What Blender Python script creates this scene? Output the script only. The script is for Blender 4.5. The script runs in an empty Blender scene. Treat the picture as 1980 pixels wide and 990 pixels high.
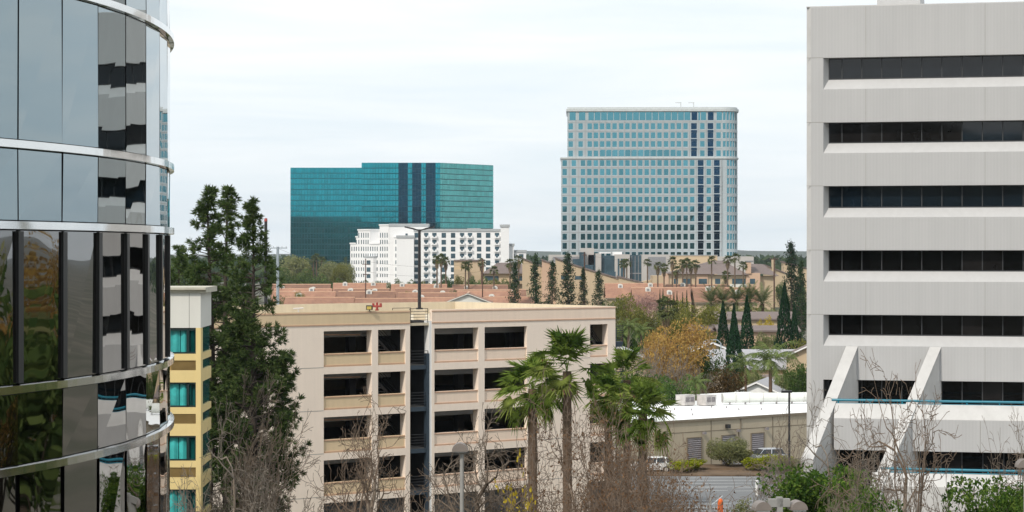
import bpy, math, random
import numpy as np
from math import radians as R, sin, cos, pi

random.seed(7)
rng = np.random.default_rng(7)
sc = bpy.context.scene
col = sc.collection

# ------------------------------------------------------------------ camera, sky, sun, exposure
CAM_Z = 22.0
F = 4400.0
HY = 487.0
cam_data = bpy.data.cameras.new('camera')
cam_data.sensor_width = 36.0
cam_data.lens = 36.0 * F / 1980.0
cam_data.shift_y = -8.0 / 1980.0
cam_data.clip_start = 0.5
cam_data.clip_end = 40000
cam = bpy.data.objects.new('camera', cam_data)
cam.location = (0, 0, CAM_Z)
cam.rotation_euler = (R(90), 0, 0)
col.objects.link(cam)
sc.camera = cam

SUN_EL, SUN_DIR = 44.0, (-0.56, -0.83)          # direction towards the sun, in plan
world = bpy.data.worlds.new('World')
sc.world = world
world.use_nodes = True
wn, wl = world.node_tree.nodes, world.node_tree.links
wn.clear()
w_out = wn.new('ShaderNodeOutputWorld')
w_bg = wn.new('ShaderNodeBackground')
w_bg.inputs['Strength'].default_value = 0.1
w_sky = wn.new('ShaderNodeTexSky')
w_sky.sky_type = 'NISHITA'
w_sky.sun_disc = False
w_sky.sun_elevation = R(SUN_EL)
w_sky.sun_rotation = math.atan2(SUN_DIR[0], SUN_DIR[1])
w_sky.air_density = 1.0
w_sky.dust_density = 2.5
w_sky.ozone_density = 1.5
tc = wn.new('ShaderNodeTexCoord')
mp = wn.new('ShaderNodeMapping')
mp.inputs['Scale'].default_value = (1.6, 1.6, 17.0)
mp.inputs['Rotation'].default_value = (0.03, -0.035, 0.3)
nz = wn.new('ShaderNodeTexNoise')
nz.inputs['Scale'].default_value = 3.2
nz.inputs['Detail'].default_value = 7
nz.inputs['Roughness'].default_value = 0.55
nz.inputs['Distortion'].default_value = 0.4
cr = wn.new('ShaderNodeValToRGB')
cr.color_ramp.elements[0].position = 0.34
cr.color_ramp.elements[0].color = (0.45, 0.45, 0.45, 1)
cr.color_ramp.elements[1].position = 0.66
cr.color_ramp.elements[1].color = (1, 1, 1, 1)
mx = wn.new('ShaderNodeMix')
mx.data_type = 'RGBA'
mx.inputs[7].default_value = (8.45, 8.72, 8.8, 1)       # thin bright cloud veil
wl.new(tc.outputs['Generated'], mp.inputs['Vector'])
wl.new(mp.outputs['Vector'], nz.inputs['Vector'])
wl.new(nz.outputs['Fac'], cr.inputs['Fac'])
wl.new(cr.outputs['Color'], mx.inputs[0])
pb = wn.new('ShaderNodeMix'); pb.data_type = 'RGBA'; pb.inputs[0].default_value = 0.8
pb.inputs[7].default_value = (7.0, 8.15, 9.0, 1)          # pale blue between the veils
wl.new(w_sky.outputs['Color'], pb.inputs[6])
wl.new(pb.outputs[2], mx.inputs[6])
wl.new(mx.outputs[2], w_bg.inputs['Color'])
wl.new(w_bg.outputs['Background'], w_out.inputs['Surface'])

sun_data = bpy.data.lights.new('sun', 'SUN')
sun_data.energy = 2.3
sun_data.angle = R(4.0)
sun_data.color = (1.0, 0.92, 0.82)
sun = bpy.data.objects.new('sun', sun_data)
sun.rotation_euler = (R(90 - SUN_EL), 0, math.atan2(SUN_DIR[0], -SUN_DIR[1]) + 0.0)
col.objects.link(sun)
import mathutils
_to = mathutils.Vector((SUN_DIR[0] * cos(R(SUN_EL)), SUN_DIR[1] * cos(R(SUN_EL)), sin(R(SUN_EL))))
sun.rotation_euler = _to.to_track_quat('Z', 'Y').to_euler()
sun.location = (-200, -200, 300)

vs = sc.view_settings
vs.view_transform = 'Standard'
vs.look = 'None'
vs.gamma = 1.0
vs.exposure = 0.32
vs.use_curve_mapping = False
sc.cycles.max_bounces = 8
sc.cycles.transparent_max_bounces = 12

# ------------------------------------------------------------------ helpers
def k_of(px): return (px - 990.0) / F
def X(px, d): return k_of(px) * d
def Z(py, d): return CAM_Z - (py - HY) / F * d

class Frame:
    """A plan frame: s runs along a facade, t runs inward from it, z is up."""
    def __init__(self, ox=0, oy=0, ux=1, uy=0):
        n = math.hypot(ux, uy)
        self.o = (ox, oy); self.u = (ux / n, uy / n); self.w = (-uy / n, ux / n)
    def pt(self, s, t, z):
        return (self.o[0] + self.u[0] * s + self.w[0] * t, self.o[1] + self.u[1] * s + self.w[1] * t, z)
    def s_at(self, px, t=0.0):
        k = k_of(px)
        ox = self.o[0] + self.w[0] * t; oy = self.o[1] + self.w[1] * t
        return (k * oy - ox) / (self.u[0] - k * self.u[1])
    def ang(self): return math.atan2(self.u[1], self.u[0])
WORLD = Frame()

class MB:
    def __init__(self, fr=WORLD):
        self.v = []; self.f = []; self.fr = fr
    def add(self, pts, faces):
        b = len(self.v)
        self.v += [self.fr.pt(*p) for p in pts]
        self.f += [tuple(i + b for i in q) for q in faces]
        return self
    def box(self, s0, s1, t0, t1, z0, z1):
        p = [(s0,t0,z0),(s1,t0,z0),(s1,t1,z0),(s0,t1,z0),(s0,t0,z1),(s1,t0,z1),(s1,t1,z1),(s0,t1,z1)]
        return self.add(p, [(0,3,2,1),(4,5,6,7),(0,1,5,4),(1,2,6,5),(2,3,7,6),(3,0,4,7)])
    def quad(self, a, b, c, d): return self.add([a,b,c,d], [(0,1,2,3)])
    def prism(self, poly, z0, z1):
        n = len(poly)
        p = [(x,y,z0) for x,y in poly] + [(x,y,z1) for x,y in poly]
        f = [tuple(range(n-1,-1,-1)), tuple(range(n,2*n))] + [(i,(i+1)%n,n+(i+1)%n,n+i) for i in range(n)]
        return self.add(p, f)
    def sprism(self, poly, s0, s1):
        """polygon in (t, z) pulled along s"""
        n = len(poly)
        p = [(s0,t,z) for t,z in poly] + [(s1,t,z) for t,z in poly]
        f = [tuple(range(n)), tuple(range(2*n-1,n-1,-1))] + [(i,n+i,n+(i+1)%n,(i+1)%n) for i in range(n)]
        return self.add(p, f)
    def tprism(self, poly, t0, t1):
        """polygon in (s, z) pulled along t"""
        n = len(poly)
        p = [(s,t0,z) for s,z in poly] + [(s,t1,z) for s,z in poly]
        f = [tuple(range(n)), tuple(range(2*n-1,n-1,-1))] + [(i,n+i,n+(i+1)%n,(i+1)%n) for i in range(n)]
        return self.add(p, f)
    def tube(self, p0, p1, r0, r1=None, n=8, cap=True):
        r1 = r0 if r1 is None else r1
        a = np.array(p0, float); b = np.array(p1, float); d = b - a
        L = np.linalg.norm(d)
        if L < 1e-9: return self
        d /= L
        h = np.array((0,0,1.0)) if abs(d[2]) < .9 else np.array((1.0,0,0))
        e = np.cross(d, h); e /= np.linalg.norm(e); g = np.cross(d, e)
        pts = []
        for c, r in ((a, r0), (b, r1)):
            for i in range(n):
                q = 2*pi*i/n
                pts.append(tuple(c + e*(r*cos(q)) + g*(r*sin(q))))
        f = [(i,(i+1)%n,n+(i+1)%n,n+i) for i in range(n)]
        if cap: f += [tuple(range(n-1,-1,-1)), tuple(range(n,2*n))]
        return self.add(pts, f)
    def lathe(self, prof, c=(0,0,0), n=12):
        """profile of (r, z) round a vertical axis through c"""
        pts = []
        for r, z in prof:
            for i in range(n):
                q = 2*pi*i/n
                pts.append((c[0]+r*cos(q), c[1]+r*sin(q), c[2]+z))
        f = []
        for j in range(len(prof)-1):
            for i in range(n):
                f.append((j*n+i, j*n+(i+1)%n, (j+1)*n+(i+1)%n, (j+1)*n+i))
        f += [tuple(range(n-1,-1,-1)), tuple(range((len(prof)-1)*n, len(prof)*n))]
        return self.add(pts, f)
    def mesh(self, name, mat, smooth=False):
        me = bpy.data.meshes.new(name)
        me.from_pydata(self.v, [], self.f)
        me.materials.append(mat)
        if smooth: me.shade_smooth()
        me.update()
        return me
    def build(self, name, mat, parent=None, smooth=False):
        import bmesh
        me = self.mesh(name, mat)
        bm = bmesh.new(); bm.from_mesh(me)
        bmesh.ops.recalc_face_normals(bm, faces=bm.faces)
        bm.to_mesh(me); bm.free()
        if smooth: me.shade_smooth()
        return put(name, me, parent)

def put(name, me, parent=None):
    o = bpy.data.objects.new(name, me)
    col.objects.link(o)
    if parent is not None: o.parent = parent
    return o

def tag(o, label, cat=None, group=None, kind=None):
    if label: o['label'] = label
    if cat: o['category'] = cat
    if group: o['group'] = group
    if kind: o['kind'] = kind
    return o

def thing(name, label, cat, loc=(0,0,0), rz=0.0, group=None):
    o = bpy.data.objects.new(name, None)
    o.empty_display_size = 0.5
    col.objects.link(o)
    o.location = loc; o.rotation_euler = (0, 0, rz)
    return tag(o, label, cat, group)

def structure(o): o['kind'] = 'structure'; return o

def copy_tree(o, parent=None):
    c = o.copy(); col.objects.link(c); c.parent = parent
    for ch in list(o.children): copy_tree(ch, c)
    return c

def arr_mesh(name, verts, polys, mat, smooth=False):
    """numpy builder; polys is (M, k)"""
    verts = np.asarray(verts, np.float32); polys = np.asarray(polys, np.int32)
    me = bpy.data.meshes.new(name)
    m, k = polys.shape
    me.vertices.add(len(verts)); me.vertices.foreach_set('co', verts.ravel())
    me.loops.add(m*k); me.loops.foreach_set('vertex_index', polys.ravel())
    me.polygons.add(m)
    me.polygons.foreach_set('loop_start', np.arange(0, m*k, k, dtype=np.int32))
    me.update(calc_edges=True)
    me.materials.append(mat)
    if smooth: me.shade_smooth()
    return me

# ------------------------------------------------------------------ materials
MATS = {}
def mat_new(name):
    m = bpy.data.materials.new(name); m.use_nodes = True
    MATS[name] = m
    return m, m.node_tree.nodes, m.node_tree.links, m.node_tree.nodes['Principled BSDF']

def plain(name, c, rough=0.7, metal=0.0, var=0.12, scale=1.5, streak=0.0, bump=0.0, spec=0.5, fine=0.0):
    """a base colour with blotchy weathering (world-sized), optional vertical rain streaks and a fine grain"""
    m, n, l, b = mat_new(name)
    b.inputs['Roughness'].default_value = rough
    b.inputs['Metallic'].default_value = metal
    b.inputs['Specular IOR Level'].default_value = spec
    tc = n.new('ShaderNodeTexCoord')
    nz = n.new('ShaderNodeTexNoise'); nz.inputs['Scale'].default_value = scale
    nz.inputs['Detail'].default_value = 6; nz.inputs['Roughness'].default_value = 0.6
    l.new(tc.outputs['Object'], nz.inputs['Vector'])
    fac = nz.outputs['Fac']
    def mixv(a, bsock, w):
        q = n.new('ShaderNodeMix'); q.data_type = 'FLOAT'; q.inputs[0].default_value = w
        l.new(a, q.inputs[2]); l.new(bsock, q.inputs[3]); return q.outputs[0]
    if streak > 0:
        mp = n.new('ShaderNodeMapping'); mp.inputs['Scale'].default_value = (2.2, 2.2, 0.10)
        n2 = n.new('ShaderNodeTexNoise'); n2.inputs['Scale'].default_value = 1.3; n2.inputs['Detail'].default_value = 5
        l.new(tc.outputs['Object'], mp.inputs['Vector']); l.new(mp.outputs['Vector'], n2.inputs['Vector'])
        fac = mixv(fac, n2.outputs['Fac'], streak)
    if fine > 0:
        n3 = n.new('ShaderNodeTexNoise'); n3.inputs['Scale'].default_value = 14; n3.inputs['Detail'].default_value = 3
        l.new(tc.outputs['Object'], n3.inputs['Vector'])
        fac = mixv(fac, n3.outputs['Fac'], fine)
    r = n.new('ShaderNodeMapRange')
    r.inputs['From Min'].default_value = 0.3; r.inputs['From Max'].default_value = 0.7
    r.inputs['To Min'].default_value = 1 - var; r.inputs['To Max'].default_value = 1 + var
    l.new(fac, r.inputs['Value'])
    mu = n.new('ShaderNodeMix'); mu.data_type = 'RGBA'; mu.blend_type = 'MULTIPLY'; mu.inputs[0].default_value = 1
    mu.inputs[6].default_value = (*c, 1)
    l.new(r.outputs['Result'], mu.inputs[7])
    l.new(mu.outputs[2], b.inputs['Base Color'])
    if bump:
        bp = n.new('ShaderNodeBump'); bp.inputs['Strength'].default_value = bump; bp.inputs['Distance'].default_value = 0.02
        l.new(nz.outputs['Fac'], bp.inputs['Height']); l.new(bp.outputs['Normal'], b.inputs['Normal'])
    return m

def foliage(name, c1, c2, c3=None, trans=0.35, nscale=0.35):
    """leaf colour varies leaf by leaf and clump by clump"""
    m, n, l, b = mat_new(name)
    n.remove(b)
    out = n['Material Output']
    geo = n.new('ShaderNodeNewGeometry'); tc = n.new('ShaderNodeTexCoord'); oi = n.new('ShaderNodeObjectInfo')
    nz = n.new('ShaderNodeTexNoise'); nz.inputs['Scale'].default_value = nscale; nz.inputs['Detail'].default_value = 3
    l.new(tc.outputs['Object'], nz.inputs['Vector'])
    ad = n.new('ShaderNodeMath'); ad.operation = 'ADD'
    l.new(geo.outputs['Random Per Island'], ad.inputs[0]); l.new(nz.outputs['Fac'], ad.inputs[1])
    hf = n.new('ShaderNodeMath'); hf.operation = 'MULTIPLY'; hf.inputs[1].default_value = 0.5
    l.new(ad.outputs[0], hf.inputs[0])
    cr = n.new('ShaderNodeValToRGB')
    e = cr.color_ramp.elements
    e[0].position = 0.2; e[0].color = (*c1, 1)
    e[1].position = 0.8; e[1].color = (*(c3 or c2), 1)
    if c3:
        q = e.new(0.5); q.color = (*c2, 1)
    l.new(hf.outputs[0], cr.inputs['Fac'])
    hs = n.new('ShaderNodeHueSaturation')
    mr = n.new('ShaderNodeMapRange'); mr.inputs['To Min'].default_value = 0.85; mr.inputs['To Max'].default_value = 1.15
    l.new(oi.outputs['Random'], mr.inputs['Value']); l.new(mr.outputs['Result'], hs.inputs['Value'])
    l.new(cr.outputs['Color'], hs.inputs['Color'])
    d = n.new('ShaderNodeBsdfDiffuse'); t = n.new('ShaderNodeBsdfTranslucent'); ms = n.new('ShaderNodeMixShader')
    ms.inputs['Fac'].default_value = trans
    l.new(hs.outputs['Color'], d.inputs['Color']); l.new(hs.outputs['Color'], t.inputs['Color'])
    l.new(d.outputs[0], ms.inputs[1]); l.new(t.outputs[0], ms.inputs[2])
    l.new(ms.outputs[0], out.inputs['Surface'])
    return m

def mirror_glass(name, c, rough=0.03, wavy=0.0, scale=0.5, metal=1.0, var=0.08):
    m, n, l, b = mat_new(name)
    b.inputs['Metallic'].default_value = metal
    b.inputs['Roughness'].default_value = rough
    tc = n.new('ShaderNodeTexCoord')
    geo = n.new('ShaderNodeNewGeometry')
    mr = n.new('ShaderNodeMapRange'); mr.inputs['To Min'].default_value = 1-var; mr.inputs['To Max'].default_value = 1+var
    l.new(geo.outputs['Random Per Island'], mr.inputs['Value'])
    mu = n.new('ShaderNodeMix'); mu.data_type = 'RGBA'; mu.blend_type = 'MULTIPLY'; mu.inputs[0].default_value = 1
    mu.inputs[6].default_value = (*c, 1); l.new(mr.outputs['Result'], mu.inputs[7])
    l.new(mu.outputs[2], b.inputs['Base Color'])
    if wavy:
        nz = n.new('ShaderNodeTexNoise'); nz.inputs['Scale'].default_value = scale; nz.inputs['Detail'].default_value = 1
        bp = n.new('ShaderNodeBump'); bp.inputs['Strength'].default_value = 1.0; bp.inputs['Distance'].default_value = wavy
        l.new(tc.outputs['Object'], nz.inputs['Vector']); l.new(nz.outputs['Fac'], bp.inputs['Height'])
        l.new(bp.outputs['Normal'], b.inputs['Normal'])
    return m

M = {}
M['concrete'] = plain('precast_concrete', (0.47,0.47,0.47), 0.85, var=0.06, scale=0.25, streak=0.6, fine=0.15)
M['concrete_light'] = plain('pale_concrete', (0.515,0.51,0.50), 0.85, var=0.10, scale=0.8, streak=0.3)
M['joint'] = plain('joint_sealant', (0.30,0.29,0.27), 0.9)
M['garage_wall'] = plain('cream_stucco', (0.88,0.755,0.645), 0.9, var=0.06, scale=0.4, streak=0.5)
M['garage_tan'] = plain('tan_stucco', (0.70,0.545,0.355), 0.9, var=0.07, scale=0.4, streak=0.5)
M['garage_pink'] = plain('pink_stucco', (0.85,0.69,0.56), 0.9, var=0.06, scale=0.4, streak=0.5)
M['garage_line'] = plain('salmon_trim', (0.56,0.36,0.25), 0.9)
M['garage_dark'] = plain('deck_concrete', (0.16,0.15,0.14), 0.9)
M['roof_deck'] = plain('roof_parapet_concrete', (0.60,0.52,0.39), 0.9, var=0.12, scale=0.5, streak=0.5)
M['shaft_shade'] = plain('shaft_shade_colour', (0.03,0.03,0.033), 0.8)  # near-black colour stands in for the shade inside the stair shaft
M['steel_blue'] = plain('blue_grey_steel', (0.042,0.062,0.085), 0.5, metal=0.3)
M['black_metal'] = plain('black_metal', (0.02,0.02,0.022), 0.45)
M['grille'] = plain('grey_mesh_grille', (0.10,0.105,0.11), 0.6, metal=0.3)
M['chrome'] = mirror_glass('polished_steel_trim', (0.78,0.78,0.77), 0.10, wavy=0.02, scale=0.9, var=0.0)
M['cyl_glass'] = mirror_glass('silver_reflective_glass', (0.27,0.33,0.355), 0.012, wavy=0.008, scale=0.36, var=0.10)
M['cyl_glass_dim'] = mirror_glass('silver_glass_dim_reflection', (0.27,0.265,0.26), 0.012, wavy=0.016, scale=0.42, var=0.06)  # same silver glass, with the duller reflection put into its tint
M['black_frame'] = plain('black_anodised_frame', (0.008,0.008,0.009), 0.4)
M['office_mullion'] = plain('grey_office_mullion', (0.035,0.037,0.04), 0.5)
M['dark_glass'] = plain('bronze_dark_glass', (0.004,0.006,0.009), 0.03, var=0.5, scale=0.5, spec=0.5)
M['dark_glass_blue'] = plain('office_glass_sky_reflection', (0.005,0.010,0.016), 0.03, var=0.5, scale=0.5, spec=0.55)
M['dark_glass_brown'] = plain('office_glass_brown_reflection', (0.010,0.009,0.009), 0.03, var=0.5, scale=0.5, spec=0.25)
M['dark_glass_black'] = plain('office_glass_dark_reflection', (0.003,0.003,0.003), 0.03, var=0.5, scale=0.5, spec=0.2)
M['teal_rail'] = plain('teal_paint', (0.0,0.17,0.25), 0.4)
M['cream_frame'] = plain('yellow_stucco', (0.72,0.565,0.26), 0.85, var=0.06, scale=0.8, streak=0.4)
M['offwhite'] = plain('offwhite_panel', (0.66,0.655,0.61), 0.85, var=0.05, scale=0.5, streak=0.6)
M['cornice'] = plain('cornice_stone', (0.50,0.48,0.40), 0.85)
M['louver'] = plain('tan_louver', (0.36,0.25,0.095), 0.7)
M['window_dark'] = plain('dark_green_frame', (0.012,0.03,0.03), 0.4)
M['teal_curtain'] = plain('teal_curtain', (0.045,0.41,0.40), 0.45, var=0.35, scale=1.0)
M['teal_dark'] = plain('dark_teal_glass', (0.008,0.10,0.10), 0.08, var=0.4, scale=0.8)
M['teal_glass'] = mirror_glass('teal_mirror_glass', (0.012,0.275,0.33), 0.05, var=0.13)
M['teal_glass_sky'] = mirror_glass('teal_mirror_glass_sky_tint', (0.095,0.35,0.335), 0.05, var=0.13)  # same teal glass, lightened for the brighter sky this face mirrors
M['teal_band'] = mirror_glass('deep_blue_glass', (0.001,0.045,0.08), 0.06, var=0.1)
M['teal_mullion'] = plain('teal_mullion', (0.01,0.09,0.11), 0.5)
M['tower_white'] = plain('pale_granite_panel', (0.37,0.425,0.45), 0.7, var=0.05, scale=0.06)
M['tower_pink'] = plain('pink_grey_band', (0.36,0.37,0.38), 0.7)
M['tower_glass'] = mirror_glass('pale_teal_window', (0.10,0.285,0.34), 0.06, var=0.18)
M['tower_dark'] = mirror_glass('navy_window', (0.012,0.05,0.10), 0.08, var=0.2)
M['tower_roof'] = plain('pale_roof_cornice', (0.50,0.53,0.53), 0.6)
M['hotel_white'] = plain('white_stucco', (0.80,0.80,0.80), 0.9, var=0.03, scale=0.05, streak=0.4)
M['hotel_trim'] = plain('grey_coping', (0.40,0.42,0.43), 0.8)
M['hotel_glass'] = plain('blue_grey_window', (0.045,0.085,0.11), 0.15, var=0.35, scale=0.3)
M['red_tile'] = None
M['tan_stucco'] = plain('tan_apartment_stucco', (0.50,0.39,0.26), 0.9, var=0.06, scale=0.1, streak=0.5)
M['peach_stucco'] = plain('peach_apartment_stucco', (0.55,0.38,0.27), 0.9, var=0.06, scale=0.1)
M['brown_shingle'] = plain('brown_shingle', (0.17,0.135,0.125), 0.9, var=0.15, scale=0.25, fine=0.4)
M['grey_shingle'] = plain('grey_shingle', (0.36,0.36,0.38), 0.9, var=0.12, scale=0.6, fine=0.4)
M['grey_wall'] = plain('warm_grey_wall', (0.46,0.435,0.41), 0.85, var=0.05, scale=0.1)
M['grey_wall_dark'] = plain('mid_grey_wall', (0.25,0.25,0.26), 0.85)
M['far_glass'] = plain('blue_grey_glass', (0.05,0.09,0.115), 0.15, var=0.3, scale=0.3)
M['beige_wall'] = plain('beige_parapet', (0.60,0.46,0.30), 0.9, var=0.05, scale=0.06)
M['warehouse_wall'] = plain('taupe_tilt_up_wall', (0.43,0.37,0.275), 0.9, var=0.06, scale=0.3, streak=0.5)
M['warehouse_line'] = plain('dark_taupe_line', (0.20,0.165,0.12), 0.9)
M['white_roof'] = plain('white_membrane_roof', (0.86,0.87,0.87), 0.8, var=0.06, scale=0.25)
M['white_paint'] = plain('white_paint', (0.80,0.80,0.79), 0.7, var=0.05)
M['galv'] = plain('galvanised_sheet', (0.52,0.49,0.47), 0.6, metal=0.2, var=0.2, scale=1.2)
M['galv_dark'] = plain('galvanised_louvre', (0.26,0.24,0.25), 0.6, metal=0.2)
M['duct'] = plain('white_duct', (0.66,0.68,0.64), 0.6, var=0.15, scale=0.8)
M['pole_grey'] = plain('grey_painted_pole', (0.30,0.295,0.28), 0.6)
M['steel_pole'] = plain('galvanised_pole', (0.33,0.38,0.42), 0.5, metal=0.2)
M['wood_pole'] = plain('creosote_wood_pole', (0.085,0.045,0.032), 0.9, var=0.3)
M['lamp_head'] = plain('taupe_lamp_head', (0.21,0.18,0.16), 0.5)
M['orange_paint'] = plain('orange_paint', (0.72,0.13,0.015), 0.6)
M['red_paint'] = plain('red_paint', (0.32,0.05,0.04), 0.5)
M['yellow_lamp'] = plain('amber_glass', (0.55,0.42,0.10), 0.4)
M['car_white'] = plain('white_car_paint', (0.78,0.79,0.80), 0.2, var=0.0)
M['car_silver'] = plain('silver_car_paint', (0.55,0.58,0.63), 0.25, metal=0.3, var=0.0)
M['car_glass'] = plain('car_glass', (0.02,0.025,0.03), 0.05, var=0.0)
M['tyre'] = plain('tyre_rubber', (0.015,0.015,0.015), 0.9)
M['lens'] = plain('lamp_lens', (0.6,0.6,0.6), 0.1)
M['asphalt'] = plain('parking_asphalt', (0.155,0.16,0.165), 0.9, var=0.18, scale=0.12, fine=0.3)
M['line_paint'] = plain('parking_line_paint', (0.68,0.68,0.66), 0.8, var=0.15, scale=2)
M['bark_pine'] = plain('pine_bark', (0.055,0.042,0.034), 0.95, var=0.35, scale=2)
M['bark'] = plain('brown_bark', (0.10,0.075,0.055), 0.95, var=0.3, scale=1.2)
M['bark_pale'] = plain('pale_sycamore_bark', (0.27,0.215,0.165), 0.95, var=0.4, scale=1.3)
M['twig'] = plain('grey_brown_twig', (0.185,0.145,0.11), 0.95, var=0.3, scale=0.9)
M['twig_red'] = plain('red_brown_twig', (0.185,0.135,0.098), 0.95, var=0.3, scale=0.9)
M['twig_mauve'] = plain('mauve_grey_twig', (0.20,0.17,0.14), 0.95, var=0.3, scale=0.9)
M['palm_trunk'] = plain('palm_trunk', (0.135,0.09,0.06), 0.95, var=0.45, scale=3.5, bump=0.4)
M['palm_skirt'] = foliage('dry_palm_skirt', (0.16,0.115,0.07), (0.34,0.26,0.17), trans=0.2)
M['pine_needles'] = foliage('pine_needles', (0.03,0.058,0.022), (0.072,0.115,0.038), (0.155,0.195,0.068), nscale=0.45, trans=0.25)
M['conifer'] = foliage('conifer_needles', (0.020,0.045,0.024), (0.060,0.095,0.040), trans=0.25, nscale=0.3)
M['deodar'] = foliage('dark_conifer_needles', (0.012,0.030,0.020), (0.035,0.060,0.030), trans=0.2, nscale=0.3)
M['cypress'] = foliage('cypress_foliage', (0.010,0.034,0.017), (0.026,0.062,0.028), trans=0.15, nscale=0.5)
M['palm_leaf'] = foliage('fan_palm_leaf', (0.07,0.135,0.024), (0.215,0.295,0.055), (0.42,0.465,0.135), trans=0.45, nscale=0.6)
M['palm_leaf_dark'] = foliage('dusty_palm_leaf', (0.055,0.080,0.03), (0.19,0.21,0.08), trans=0.3, nscale=0.4)
M['queen_leaf'] = foliage('feather_palm_leaf', (0.08,0.12,0.04), (0.23,0.28,0.10), trans=0.35, nscale=0.4)
M['date_leaf'] = foliage('date_palm_leaf', (0.08,0.11,0.045), (0.20,0.23,0.10), trans=0.3, nscale=0.3)
M['broad_green'] = foliage('mid_green_leaf', (0.035,0.075,0.02), (0.11,0.17,0.045), trans=0.35, nscale=0.3)
M['bright_green'] = foliage('bright_green_leaf', (0.022,0.055,0.014), (0.075,0.145,0.026), (0.17,0.245,0.045), trans=0.4, nscale=0.6)
M['yellow_green'] = foliage('yellow_green_leaf', (0.10,0.14,0.015), (0.26,0.29,0.02), (0.42,0.40,0.03), trans=0.4, nscale=0.7)
M['yellow_leaf'] = foliage('yellow_leaf', (0.34,0.25,0.03), (0.56,0.44,0.05), trans=0.4)
M['olive_leaf'] = foliage('olive_leaf', (0.09,0.105,0.028), (0.25,0.24,0.06), trans=0.45, nscale=0.2)
M['grey_green'] = foliage('grey_green_leaf', (0.14,0.165,0.07), (0.36,0.36,0.17), trans=0.45, nscale=0.25)
M['autumn'] = foliage('autumn_leaf', (0.19,0.115,0.045), (0.40,0.245,0.08), (0.52,0.37,0.10), trans=0.35, nscale=0.25)
M['brown_leaf'] = foliage('dry_brown_leaf', (0.12,0.068,0.04), (0.27,0.165,0.095), trans=0.3)
M['rust_leaf'] = foliage('dark_rust_leaf', (0.055,0.045,0.02), (0.15,0.09,0.04), trans=0.3, nscale=0.3)
M['pink_bloom'] = foliage('pink_bloom', (0.26,0.15,0.13), (0.42,0.27,0.24), trans=0.3)
M['hedge'] = foliage('hedge_leaf', (0.04,0.08,0.024), (0.15,0.20,0.06), trans=0.3, nscale=0.12)
M['far_trees'] = foliage('far_tree_leaf', (0.03,0.055,0.03), (0.08,0.11,0.05), trans=0.2, nscale=0.05)

# red clay tile: rows of tiles along the slope
def tile_mat():
    m, n, l, b = mat_new('red_clay_tile')
    b.inputs['Roughness'].default_value = 0.9
    tc = n.new('ShaderNodeTexCoord')
    nz = n.new('ShaderNodeTexNoise'); nz.inputs['Scale'].default_value = 0.35; nz.inputs['Detail'].default_value = 8
    nz.inputs['Roughness'].default_value = 0.7
    l.new(tc.outputs['Object'], nz.inputs['Vector'])
    wv = n.new('ShaderNodeTexWave'); wv.bands_direction = 'X'; wv.inputs['Scale'].default_value = 0.9; wv.inputs['Distortion'].default_value = 0.5
    l.new(tc.outputs['Object'], wv.inputs['Vector'])
    mxx = n.new('ShaderNodeMix'); mxx.data_type = 'FLOAT'; mxx.inputs[0].default_value = 0.2
    l.new(nz.outputs['Fac'], mxx.inputs[2]); l.new(wv.outputs['Fac'], mxx.inputs[3])
    cr = n.new('ShaderNodeValToRGB')
    cr.color_ramp.elements[0].position = 0.25; cr.color_ramp.elements[0].color = (0.15,0.076,0.053,1)
    cr.color_ramp.elements[1].position = 0.75; cr.color_ramp.elements[1].color = (0.37,0.20,0.128,1)
    l.new(mxx.outputs[0], cr.inputs['Fac'])
    oi = n.new('ShaderNodeObjectInfo'); mr = n.new('ShaderNodeMapRange'); hs = n.new('ShaderNodeHueSaturation')
    mr.inputs['To Min'].default_value = 0.70; mr.inputs['To Max'].default_value = 1.25
    l.new(oi.outputs['Random'], mr.inputs['Value']); l.new(mr.outputs['Result'], hs.inputs['Value'])
    l.new(cr.outputs['Color'], hs.inputs['Color']); l.new(hs.outputs['Color'], b.inputs['Base Color'])
    return m
M['red_tile'] = tile_mat()

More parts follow.
